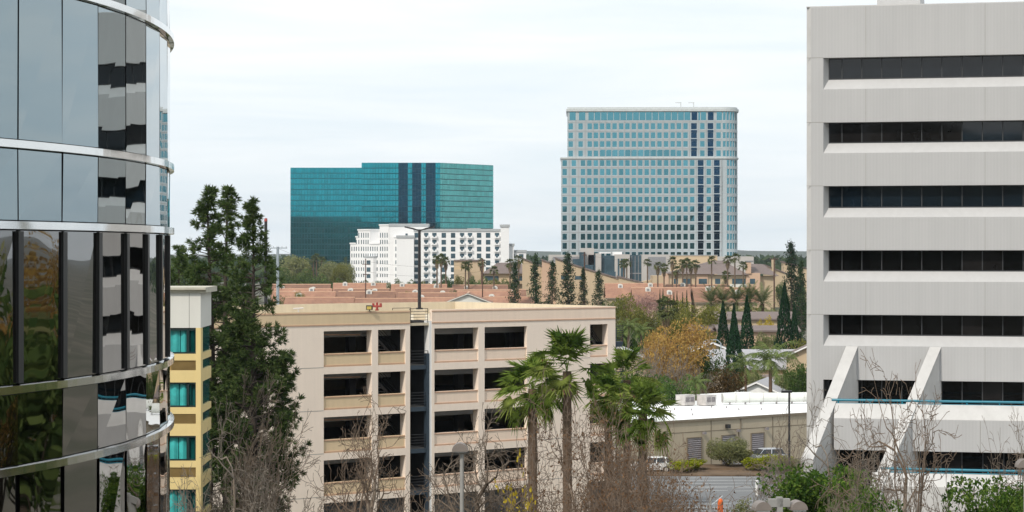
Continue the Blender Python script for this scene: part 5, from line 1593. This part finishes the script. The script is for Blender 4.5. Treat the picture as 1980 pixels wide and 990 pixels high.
# palms of the middle ground
QC=feather_crown(151,20,3.0,M['queen_leaf'],nleaf=36,leaflet=.7,lw=.06,droop=.9,arch=1.7)
DC=feather_crown(152,34,3.2,M['date_leaf'],nleaf=26,leaflet=.42,lw=.07,droop=.15,arch=.8,lo=-.2,hi=1.45)
MT=trunk_mesh(5,1.0,.8,n=16,sides=7)
x,y=at(1490,276); palm('queen_palm','drooping feather palm with tan trunk in front of the white gabled house',x,y,ztop(698,276),QC,1.45,MT,.26,.4)
x,y=at(1345,262); palm('queen_palm','green feather palm standing behind the warehouse roof units',x,y,ztop(742,262),QC,.72,MT,.20,1.4)
x,y=at(1442,284); palm('queen_palm','feather palm with drooping fronds left of the tan-trunked feather palm',x,y,ztop(708,284),QC,1.0,MT,.18,2.2)
for i,(px,top) in enumerate([(1215,632),(1240,640),(1202,650)]):
    d=345+i*6; x,y=at(px,d); palm('queen_palm',f'green feather palm, {on[i]} of the group right of the garage end',x,y,ztop(top,d),QC,.8,MT,.2,i*1.3,'feather palms right of the garage')
for i,(px,top) in enumerate([(1375,582),(1398,580),(1424,578),(1450,578),(1474,582)]):
    d=470; x,y=at(px,d); palm('date_palm',f'stout date palm, {on[i]} from the left in the row below the peach apartments',x,y,ztop(top+6,d),DC,1.55,MT,.5,i*1.1,'date palms below the apartments')
FF=[fan_crown(161,26,1.15,1.2,M['palm_leaf_dark'],seg=10,lo=-.7), fan_crown(162,24,1.15,1.2,M['palm_leaf_dark'],seg=10,lo=-.5)]
SK=skirt_mesh(163,1.0,3.2)
x,y=at(1287,395); palm('skirted_fan_palm','fan palm with a thick beige skirt of dead leaves',x,y,ztop(598,395),FF[0],1.25,MT,.35,.3,None,SK,1.15)
far_palms=[(845,500,1),(853,497,1),(862,503,1),(900,512,0),(906,509,0),(931,505,1),(986,506,1),(1003,500,1),(955,520,0),(1212,506,0),(1206,508,0),(1252,505,0),(1272,512,1),(1284,515,1),(1300,502,1),(1308,520,1),(1320,508,1),(1336,510,1),(1328,506,0),(1345,508,1),(1407,500,1),(1403,530,1),(1421,496,0),(1376,501,0),(1437,512,0),(612,494,0),(606,498,0),(622,500,0)]
wl_={0:'left of the row of conifers',1:'before the peach apartments',2:'in front of the teal tower',3:'before the low grey offices'}
cnt_={}
for i,(px,top,sk) in enumerate(sorted(far_palms)):
    reg=2 if px<700 else 0 if px<1010 else 3 if px<1260 else 1
    cnt_[reg]=cnt_.get(reg,0)+1
    d={0:800,1:800,2:960,3:860}[reg]+((i*37)%11)*3; x,y=at(px,d)
    w_={2:'at the foot of the teal tower',0:'between white hotel and conifers',3:'before the low grey offices',1:'before the peach apartments'}[reg]
    palm('fan_palm',f'tall thin fan palm, {on[cnt_[reg]-1]} from the left {w_}',x,y,ztop(top+3,d),FF[i%2],.92+(i*29%7)*.03,MT,.3,i*.8,'distant fan palms',SK if sk else None,1.05)

# trees at the foot of the hotel and the teal tower
EU=broad_proto(171,20,15,M['grey_green'],M['bark_pale'],nblob=60,nleaf=5200,leaf=.7,trunk=.4,low=.2)
EU2=broad_proto(172,20,15,M['olive_leaf'],M['bark_pale'],nblob=50,nleaf=4200,leaf=.7,trunk=.4,low=.2)
fars=[('eucalyptus_tree',EU,566,950,484,13,'large pale eucalyptus at the left foot of the teal tower'),('eucalyptus_tree',EU2,585,970,498,10,'olive eucalyptus right of the large pale one'),
 ('eucalyptus_tree',EU,640,960,498,10,'pale eucalyptus near the middle of the teal tower foot'),('eucalyptus_tree',EU2,658,940,506,8,'yellowish tree just left of the white hotel'),('eucalyptus_tree',EU,668,985,500,8,'grey-green tree behind the left edge of the white hotel'),
 ('leafy_tree',T_hed,528,930,492,9,'dark green tree behind the grey steel pole'),('leafy_tree',T_hed,548,900,515,8,'dark green tree right of the grey steel pole'),('leafy_tree',T_hed,590,905,518,10,'dark green tree under the large pale eucalyptus'),('leafy_tree',T_hed,618,900,528,9,'dark green bush under the fan palms of the teal tower'),
 ('leafy_tree',T_hed,345,700,488,9,'blue-green tree seen between curved building and pines')]
for nm,pr,px,d,top,w,lb_ in fars:
    x,y=at(px,d); plant(pr,nm,lb_,'tree',x,y,ztop(top,d),w*1.15,px*.3,'trees at the foot of the towers')
k=0
for px in list(range(634,1000,23)):
    d=868+((px*7)%17); k+=1
    top=536+((px*13)%9)-(8 if 860<px<960 else 0)
    x,y=at(px,d); plant(T_hed if k%3 else EU2,'leafy_tree',f'green tree, {on[k-1]} from the left in the belt between red roofs and white hotel','tree',x,y,ztop(top,d),6.2+((px*3)%5)*.5,px*.21,'green belt at the foot of the white hotel')
k=0
for px in range(1188,1560,40):
    d=880+((px*7)%23); k+=1
    x,y=at(px,d); plant(T_hed,'leafy_tree',f'green tree, {on[k-1]} from the left among the apartments beyond the red roofs','tree',x,y,ztop(540+((px*13)%14),d),5.5,px*.21,'green trees among the apartments')
# small garden trees between the townhouse rows
for i,(px,d,top,w) in enumerate(sorted([(552,640,566,5),(575,655,560,4),(585,660,565,4.5),(650,655,570,3),(660,670,572,2.5),(773,650,577,2),(803,655,575,2),(975,650,577,4.5),(960,642,584,4),(1180,600,575,5),(1205,640,570,5),(620,700,562,4),(690,712,560,4),(790,705,560,4),(835,640,574,4),(880,715,556,5),(1010,640,566,5)])):
    x,y=at(px,d); plant(T_oli2 if i in (1,2,8) else T_grn,'leafy_tree',f'small garden tree, {on[i]} from the left among the red roofs','tree',x,y,ztop(top,d),w,i*1.3,'garden trees among the red roofs')

# far woods along the skyline, one mass nobody could count
r=np.random.default_rng(201); n=2600
d=r.uniform(1250,2600,n); px=r.uniform(-100,2080,n); x=(px-990)/F*d
hh=r.uniform(7,20,n); V=[]
pts=[];sz=[]
for i in range(n):
    m=7; q=r.normal(0,1,(m,3))*np.array([hh[i]*.35,3,hh[i]*.22])+np.array([x[i],d[i],hh[i]*.6]); pts.append(q); sz.append(np.full(m,hh[i]*.45))
pts=np.concatenate(pts); sz=np.concatenate(sz); pts[:,2]=np.clip(pts[:,2],1,np.repeat(hh,7)*.85)
o=put('distant_woods',arr_mesh('distant_woods',*leaf_quads(pts,sz,sz*.7,r),M['far_trees'])); tag(o,'hazy far woods along the skyline',None,None,'stuff')
# trees standing to the right of the picture: the curved glass mirrors them
for i in range(26):
    a=R(48-i*1.35+r.uniform(-.5,.5)); q=r.uniform(105,150)
    x_,y_=-8+q*cos(a),45+q*sin(a)*1.0
    if x_<56: x_=56+i
    plant([T_gry,T_oli,T_aut,T_hed][i%4],'leafy_tree','leafy tree right of the office block, seen mirrored in the curved glass','tree',x_,y_,r.uniform(17,24.5),r.uniform(9,13),i,'trees mirrored in the curved glass')

# trees beyond the hotel wing, mostly behind the curved glass building
for i,(px,d,hh_) in enumerate([(40,260,13),(110,300,15),(170,240,12),(230,330,16),(280,270,14),(310,380,15),(70,420,16),(200,470,17)]):
    x,y=at(px,d); plant([T_hed,T_oli,T_grn][i%3],'leafy_tree','leafy tree behind the curved glass building','tree',x,y,hh_,hh_*.8,i*1.1,'trees behind the curved glass building')

# ================================================================== WAREHOUSE
WHO=(X(1312,232),232.0); WHE=(X(1555,243),243.0)
WH=Frame(WHO[0],WHO[1],WHE[0]-WHO[0],WHE[1]-WHO[1])
wh=thing('warehouse','low taupe warehouse with a white flat roof and roll-up doors behind the parking lot','warehouse',(WHO[0],WHO[1],0),WH.ang())
def ws(px,t=0): return WH.s_at(px,t)
wa,wb=ws(1150),ws(1555)+14; HT=4.87
MB(L).box(wa,wb,0,24,0,HT-.25).build('wall',M['warehouse_wall'],wh)
MB(L).box(wa-.1,wb,-.12,24.1,HT-.25,HT).build('roof',M['white_roof'],wh)
MB(L).box(wa-.1,wb,-.16,-.121,HT-.26,HT-.02).build('roof_edge',M['warehouse_line'],wh)
m=MB(L)
for px in (1375,1494,1290): m.box(ws(px)-.05,ws(px)+.05,-.03,.02,0,HT-.27)
m.box(wa,wb,-.025,.02,HT-1.35,HT-1.29)
m.build('wall_joint',M['warehouse_line'],wh)
for a,b,top in ((1329,1355,848),(1396,1421,843),(1453,1476,839)):
    dd=WH.pt(ws(a),0,0)[1]; zt_=Z(top,dd)
    m=MB(L)
    nrib=14
    for q in range(nrib):
        za=zt_*q/nrib; m.sprism([(-.02,za),(-.09,za+zt_/nrib*.5),(-.02,za+zt_/nrib*.98)],ws(a),ws(b))
    do=m.build('roll_door',M['galv_dark'],wh)
    m=MB(L); m.box(ws(a)-.12,ws(a),-.1,.02,0,zt_+.1); m.box(ws(b),ws(b)+.12,-.1,.02,0,zt_+.1); m.box(ws(a),ws(b),-.1,.02,zt_+.001,zt_+.1); m.build('door_frame',M['warehouse_line'],do)
    MB(L).box(ws(b)+.1,ws(b)+.4,-.45,-.12,zt_+.35,zt_+.6).build('wall_lamp',M['galv_dark'],wh)
MB(L).box(ws(1402),ws(1408),-.4,-.03,HT-1.15,HT-.75).build('wall_lamp',M['black_metal'],wh)
m=MB(L); m.tube((ws(1432),-.06,HT),(ws(1432),-.06,HT-1.2),.05); m.tube((ws(1432),-.06,HT-1.2),(ws(1428),-.06,HT-1.5),.05); m.tube((ws(1428),-.06,HT-1.5),(ws(1428),-.06,HT-2.6),.05); m.build('drain_pipe',M['warehouse_line'],wh)
m=MB(L)
rq=random.Random(8)
for i in range(22):
    s=rq.uniform(ws(1290),ws(1540)); t=rq.uniform(2,18); m.tube((s,t,HT),(s,t,HT+.22),.07,n=6)
m.build('roof_vent',M['galv_dark'],wh)
MB(L).box(wa,wb,22.5,23.9,HT+.001,HT+.5).build('parapet',M['white_roof'],wh)
# units and duct resting on the roof
def roof_box(px,d,wpx,top,bot,depth,label,lou=True,mat='galv'):
    y_=d; x0=X(px,d); w=wpx*mpp(d); h=(bot-top)*mpp(d)
    t=thing('roof_unit',label,'roof unit',(x0,y_,HT),WH.ang(),'air units on the warehouse roof')
    b=MB().box(-w/2,w/2,0,depth,.08,h).build('casing',M[mat],t)
    MB().box(-w/2-.03,w/2+.03,-.03,depth+.03,h+.001,h+.06).build('lid',M[mat],t)
    m=MB()
    for s in (-w*.38,w*.30): m.box(s,s+w*.09,.1,depth-.1,0,.08)
    m.build('skid',M['galv_dark'],t)
    if lou:
        for s0,s1 in ((-w*.40,-.03*w),(.05*w,w*.40)):
            m=MB()
            for q in range(7):
                za=h*.38+h*.5*q/7; m.sprism([(-.005,za),(-.05,za+.02),(-.005,za+h*.06)],s0,s1)
            m.build('louvre',M['galv_dark'],t)
    return t
roof_box(1306,258,25,753,771,1.6,'tallest tan box-shaped unit at the back of the white warehouse roof',lou=False)
roof_box(1334,253,27,763,783,1.5,'square grey louvred unit in the middle of the three roof units')
roof_box(1375,253,27,764,784,1.5,'square grey louvred unit nearest the long duct')
t=thing('roof_duct','long white duct lying along the back of the warehouse roof','duct',(X(1396,255),255,HT))
m=MB(); m.tube((0,0,.75),(12.5,2.4,.75),.55,n=14); m.build('pipe',M['duct'],t,smooth=False)
m=MB()
for q in range(9): 
    f=q/8; m.tube((12.5*f-.03,2.4*f,.75),(12.5*f+.03,2.4*f,.75),.585,n=14)
m.build('band',M['galv'],t)
m=MB()
for q in range(7): f=(q+.5)/7; m.box(12.5*f-.06,12.5*f+.06,2.4*f-.4,2.4*f+.4,0,.24)
m.build('saddle',M['galv_dark'],t)

# ================================================================== HOUSES BEHIND THE WAREHOUSE
d=300; hx=X(1482,d)
t=house('gabled_house','white gabled house with pale roof edges behind the warehouse roof',(hx,d+5,0),R(90)-.25,10,11.2,Z(778,d),Z(741,d),'white_paint','grey_shingle',None,gable_trim='white_paint',over=.5,wins=False)
w=MB(); 
for s in (-2.2,-.2,1.6): w.box(-5.06,-4.95,s,s+1.4,Z(772,d)-1.0,Z(769,d)-.15)
w.build('window',M['far_glass'],t)
house('grey_roofed_house','house with a long pale grey roof behind the front cypress',(X(1462,332),337,0),.0,13.5,9,Z(712,332),Z(680,335),'tan_stucco','grey_shingle',None,over=.5)
house('small_house','small cream house with dark window left of the front cypress',(X(1376,345),348,0),R(90),7,5.5,Z(678,345),Z(664,345),'tan_stucco','grey_shingle',None,gable_trim='white_paint')
house('pink_walled_house','low pinkish house with flat pale roof edge between the large cypresses',(X(1468,385),390,0),0,13,9,Z(641,385),Z(634,385),'peach_stucco','brown_shingle',None)
house('pink_walled_house','low pinkish house left of the leftmost large cypress',(X(1385,392),398,0),0,8,8,Z(640,392),Z(632,392),'peach_stucco','brown_shingle',None)
house('brown_house','brownish house with a pale eave at the corner of the office block',(X(1580,325),330,0),R(80),9,7,Z(690,325),Z(668,325),'tan_stucco','brown_shingle',None,gable_trim='white_paint')
house('brown_roofed_house','low house with brown roof behind the white gabled house',(X(1545,312),322,0),.1,9,8,Z(752,312),Z(735,312),'tan_stucco','brown_shingle',None)
house('grey_roofed_house','grey-roofed house with a cream gable just right of the garage end',(X(1196,330),336,0),R(90),10,8,Z(694,330),Z(673,330),'tan_stucco','grey_shingle',None,gable_trim='white_paint')
house('tan_house','tan house wall glimpsed behind the date palms',(X(1455,445),452,0),0,16,9,Z(618,445),Z(607,445),'tan_stucco','brown_shingle',None)

# ================================================================== CARS
def car(label,mat,loc,rz):
    t=thing('parked_car',label,'car',loc,rz,'cars by the parking lot')
    lo=[(-2.15,.35),(-2.2,.62),(-2.05,.92),(-1.2,.99),(1.25,1.02),(1.95,1.0),(2.15,.85),(2.18,.4),(1.85,.28),(-1.85,.28)]
    m=MB(); m.tprism(lo,-.86,.86)
    import bmesh
    b=m.build('body',M[mat],t); bm=bmesh.new(); bm.from_mesh(b.data); bmesh.ops.bevel(bm,geom=bm.edges[:],offset=.07,segments=2,affect='EDGES'); bm.to_mesh(b.data); bm.free()
    def loft(pts_lo,pts_hi,z0,z1,y0,y1):
        m=MB(); (a,b_),(c,d_)=pts_lo,pts_hi
        m.add([(a,-y0,z0),(b_,-y0,z0),(b_,y0,z0),(a,y0,z0),(c,-y1,z1),(d_,-y1,z1),(d_,y1,z1),(c,y1,z1)],[(0,1,5,4),(1,2,6,5),(2,3,7,6),(3,0,4,7),(4,5,6,7)]); return m
    g=loft((-1.25,1.85),(-.45,1.55),.97,1.50,.80,.62).build('window',M['car_glass'],t)
    loft((-.50,1.60),(-.35,1.45),1.49,1.56,.64,.58).build('roof',M[mat],t)
    for s in (-1,1):
        m=MB()
        for (x0,x1,x2,x3) in ((-.98,-.92,-.42,-.36),(.30,.38,.40,.48),(1.32,1.42,1.30,1.40)):
            m.add([(x0,s*.815,.97),(x1,s*.815,.97),(x3,s*.635,1.5),(x2,s*.635,1.5)],[(0,1,2,3)])
        m.build('pillar',M[mat],t)
        MB().box(-2.22,-2.02,s*.62-.16,s*.62+.16,.66,.80).build('headlight',M['lens'],t)
        MB().box(2.05,2.2,s*.66-.12,s*.66+.12,.68,.86).build('tail_light',M['red_paint'],t)
        for x in (-1.35,1.35):
            w=MB(); w.tube((x,s*.66,.33),(x,s*.89,.33),.33,n=16); w=w.build('wheel',M['tyre'],t)
            MB().tube((x,s*.80,.33),(x,s*.895,.33),.20,n=12).build('rim',M['galv'],w)
    return t
car('white car parked at the left by the near palms, half hidden by twigs','car_white',(X(1258,227),227,0.005),.25)
o=car('silver car parked by the warehouse door behind the yellow-green hedge','car_silver',(X(1478,234),233.6,.26),.35); o.scale=(1.05,1.05,1.02)

# ================================================================== POLES, LAMPS, SMALL THINGS
x,y=X(811,178),178.0
t=thing('parking_lamp_post','black twin-arm lamp post standing on the garage roof','lamp post',(x,y,ZO+.45))
zt_=Z(444,178)-(ZO+.45)
MB().box(-.45,.45,-.45,.45,0,Z(598,178)-(ZO+.45)).build('pedestal',M['roof_deck'],t)
zb_=Z(598,178)-(ZO+.45)
m=MB(); m.tube((0,0,zb_),(0,0,zt_),.14,.11,n=10); m.tube((0,0,zb_),(0,0,zb_+.12),.28,n=10); m.build('pole',M['black_metal'],t)
for s in (-1,1):
    m=MB(); m.tube((0,0,zt_-.08),(s*.5,0,zt_+.08),.06,n=6); a=m.build('arm',M['black_metal'],t)
    m=MB(); m.tprism([(s*.35,zt_-.03),(s*1.15,zt_+.16),(s*1.15,zt_+.26),(s*.45,zt_+.12)],-.22,.22); m.build('lamp_head',M['black_metal'],a)
def wood_pole(px,d,top,label,arms=(),mat='wood_pole',r=.16,name='utility_pole'):
    t=thing(name,label,'utility pole',(X(px,d),d,0),0,'utility poles')
    h=Z(top,d); MB().tube((0,0,0),(0,0,h),r*1.2,r*.8,n=8).build('pole',M[mat],t)
    for dz,w in arms:
        MB().box(-w,w,-.06,.06,h-dz-.09,h-dz+.09).build('crossarm',M[mat],t)
        m=MB()
        for s in (-.9,-.45,.45,.9): m.tube((s*w,0,h-dz+.09),(s*w,0,h-dz+.32),.05,n=6)
        m.build('insulator',M['galv_dark'],t)
    return t
wood_pole(707,640,500,'brown wooden utility pole in front of the white hotel',((1.6,1.0),(4.5,.8),))
wood_pole(933,640,500,'brown wooden utility pole left of the row of conifers',((.5,.6),(2.2,.9)))
wood_pole(1130,700,487,'dark wooden utility pole among the row of conifers',((1,.8),),r=.24)
wood_pole(1497,560,497,'dark wooden utility pole left of the tall irregular conifer',((.5,1.1),),r=.2)
wood_pole(537,420,477,'grey steel utility pole with a wide crossarm left of the teal tower',((.25,1.75),),mat='steel_pole',r=.30)
t=thing('tall_pole','tall dark pole with a small red cap rising behind the right-hand pine','pole',(X(514,300),300,0))
MB().tube((0,0,0),(0,0,Z(428,300)),.26,.20,n=8).build('pole',M['black_metal'],t); MB().tube((0,0,Z(428,300)),(0,0,Z(422,300)),.24,.18,n=8).build('cap',M['red_paint'],t)
def wire(p,q,sag,label,n=14,rad=.022):
    m=MB(); prev=None
    for i in range(n+1):
        f=i/n; c=(p[0]+(q[0]-p[0])*f,p[1]+(q[1]-p[1])*f,p[2]+(q[2]-p[2])*f-sag*4*f*(1-f))
        if prev: m.tube(prev,c,rad,n=4,cap=False)
        prev=c
    o=m.build('power_line',M['black_metal']); tag(o,label,'wire','power lines between the poles')
pa=lambda px,d,py:(X(px,d),d,Z(py,d))
wire(pa(707,640,505),pa(933,640,507),1.4,'upper power line between the brown poles before the white hotel')
wire(pa(707,640,525),pa(933,640,524),1.4,'lower power line between the brown poles before the white hotel')
wire(pa(933,640,506),pa(1130,700,492),1.6,'power line sagging across the row of conifers')
wire(pa(537,420,480),pa(707,640,505),1.8,'power line from the grey steel pole towards the white hotel')
wire(pa(1130,700,492),pa(1497,560,500),2.2,'power line crossing before the peach apartments')
# street lights
def dome_head(m,cx,cy,z,w,ly):
    """half-round hood, flat below"""
    pr=[(-w/2,0)]+[(w/2*cos(pi-a),w*.52*sin(a)) for a in np.linspace(0,pi,11)][1:-1]+[(w/2,0)]
    m.tprism([(cx+a,z+b) for a,b in pr],cy-ly/2,cy+ly/2)
d=125; t=thing('street_lamp','single round-headed street lamp on a grey pole before the garage','street lamp',(X(893,d),d,0))
h=Z(872,d); MB().tube((0,0,0),(0,0,h+.05),.13,.11,n=10).build('pole',M['pole_grey'],t)
m=MB(); dome_head(m,-.1,0,h,.88,.9); m.build('lamp_head',M['lamp_head'],t); MB().box(-.45,.25,-.36,.36,h-.06,h-.002).build('lens',M['lens'],t)
d=100; t=thing('street_lamp','twin-headed street lamp with rounded hoods at the bottom edge of the parking lot','street lamp',(X(1507,d),d,0),.12)
h=Z(963,d); MB().box(-.13,.13,-.13,.13,0,h+.05).build('pole',M['pole_grey'],t); MB().box(-.50,.46,-.13,.13,h-.38,h-.03).build('arm',M['pole_grey'],t)
for s in (-.80,.82):
    m=MB(); dome_head(m,s,0,h-.50,.74,.8); a=m.build('lamp_head',M['lamp_head'],t); MB().box(s-.3,s+.3,-.36,.36,h-.56,h-.502).build('lens',M['lens'],a)
d=104; t=thing('street_lamp','round-headed street lamp cut by the right edge','street lamp',(X(1984,d),d,0))
h=Z(903,d); MB().tube((0,0,0),(0,0,h),.13,.11,n=10).build('pole',M['pole_grey'],t); m=MB(); dome_head(m,-.1,0,h,.7,.7); m.build('lamp_head',M['lamp_head'],t)
d=215; t=thing('light_pole','thin dark light pole with a flat head before the warehouse','light pole',(X(1526,d),d,0))
h=Z(757,d); MB().tube((0,0,0),(0,0,h),.13,.09,n=8).build('pole',M['black_metal'],t); MB().box(-.75,.25,-.2,.2,h-.12,h+.1).build('lamp_head',M['black_metal'],t)
d=338; t=thing('light_pole','pale curved street light among the houses left of the front cypress','light pole',(X(1394,d),d,0))
h=Z(664,d); m=MB(); m.tube((0,0,0),(0,0,h),.09,n=8); m.tube((0,0,h),(-.5,0,h+.5),.07,n=6); m.tube((-.5,0,h+.5),(-1.0,0,h+.55),.07,n=6); m.build('pole',M['steel_pole'],t); MB().box(-1.6,-.9,-.15,.15,h+.45,h+.6).build('lamp_head',M['steel_pole'],t)
# things on the garage roof
t=thing('floodlight','small black floodlight with amber glass on the garage parapet','floodlight',(X(714,171.3),171.3,ZP))
MB().tube((0,.3,-.9),(0,.3,.1),.05,n=6).build('bracket',M['black_metal'],t); MB().box(-.24,.24,.05,.45,.08,.42).build('housing',M['black_metal'],t); MB().box(-.18,.16,.0,.049,.12,.34).build('lens',M['yellow_lamp'],t)
t=thing('standpipe','red fire standpipe with twin outlets on the garage roof','standpipe',(X(729,173),173.0,ZO+.45))
m=MB(); m.tube((0,0,0),(0,0,1.6),.09,n=8); m.tube((-.34,0,1.32),(.34,0,1.32),.09,n=8); m.tube((-.28,0,1.25),(-.28,0,1.55),.10,n=8); m.tube((.28,0,1.25),(.28,0,1.55),.10,n=8); m.build('pipe',M['red_paint'],t)
m=MB(); m.lathe([(.16,1.0),(.16,1.08)],n=8); m.build('valve',M['red_paint'],t)
t=thing('roof_pipe','small grey pipe stub on the garage roof at the left','pipe',(X(577,180),180.0,ZO+.45))
m=MB(); m.tube((0,0,0),(0,0,1.0),.06,n=6); m.tube((-.4,0,.95),(.4,0,1.0),.07,n=6); m.build('pipe',M['galv'],t)
# bits at the lot
t=thing('gate_post','white square post standing in the parking lot','post',(X(1463,205),205,0)); MB().box(-.11,.11,-.11,.11,0,Z(930,205)).build('post',M['white_paint'],t); MB().box(-.13,.13,-.13,.13,Z(930,205)+.001,Z(930,205)+.05).build('cap',M['white_paint'],t)
d=182; t=thing('safety_marker','bright orange safety marker beside the metal gate frame','marker',(X(1393,d),d,0))
hh=Z(964,d); m=MB(); m.lathe([(.16,.55),(.21,.7),(.22,hh-.5),(.2,hh-.2),(.13,hh-.03),(.05,hh)],n=14); m.build('body',M['orange_paint'],t); MB().lathe([(.36,0),(.34,.1),(.2,.5),(.16,.55)],n=14).build('base',M['black_metal'],t)
d=186; t=thing('metal_barrier','grey metal gate frame with a slanted brace left of the orange marker','gate',(X(1374,d),d,0))
hh=Z(972,d); m=MB(); m.tube((0,0,0),(0,0,hh+.4),.09,n=8); m.build('post',M['pole_grey'],t); m=MB(); m.tube((0,0,hh-.25),(1.0,0,hh+.55),.05,n=6); m.tube((0,0,hh-.3),(0.12,0,.1),.05,n=6); m.tube((-.28,0,0),(-.28,0,hh-.2),.05,n=6); m.build('brace',M['steel_pole'],t)

# ================================================================== AIR
hz_m=bpy.data.materials.new('haze_air'); hz_m.use_nodes=True
hn=hz_m.node_tree; hn.nodes.clear()
ho=hn.nodes.new('ShaderNodeOutputMaterial'); pv=hn.nodes.new('ShaderNodeVolumePrincipled')
pv.inputs['Color'].default_value=(.80,.90,1.0,1); pv.inputs['Density'].default_value=0.00005; pv.inputs['Anisotropy'].default_value=.2
hn.links.new(pv.outputs[0],ho.inputs['Volume'])
hb=MB().box(-9000,9000,-4000,8000,-1.0,175).build('haze',hz_m); hb['kind']='stuff'
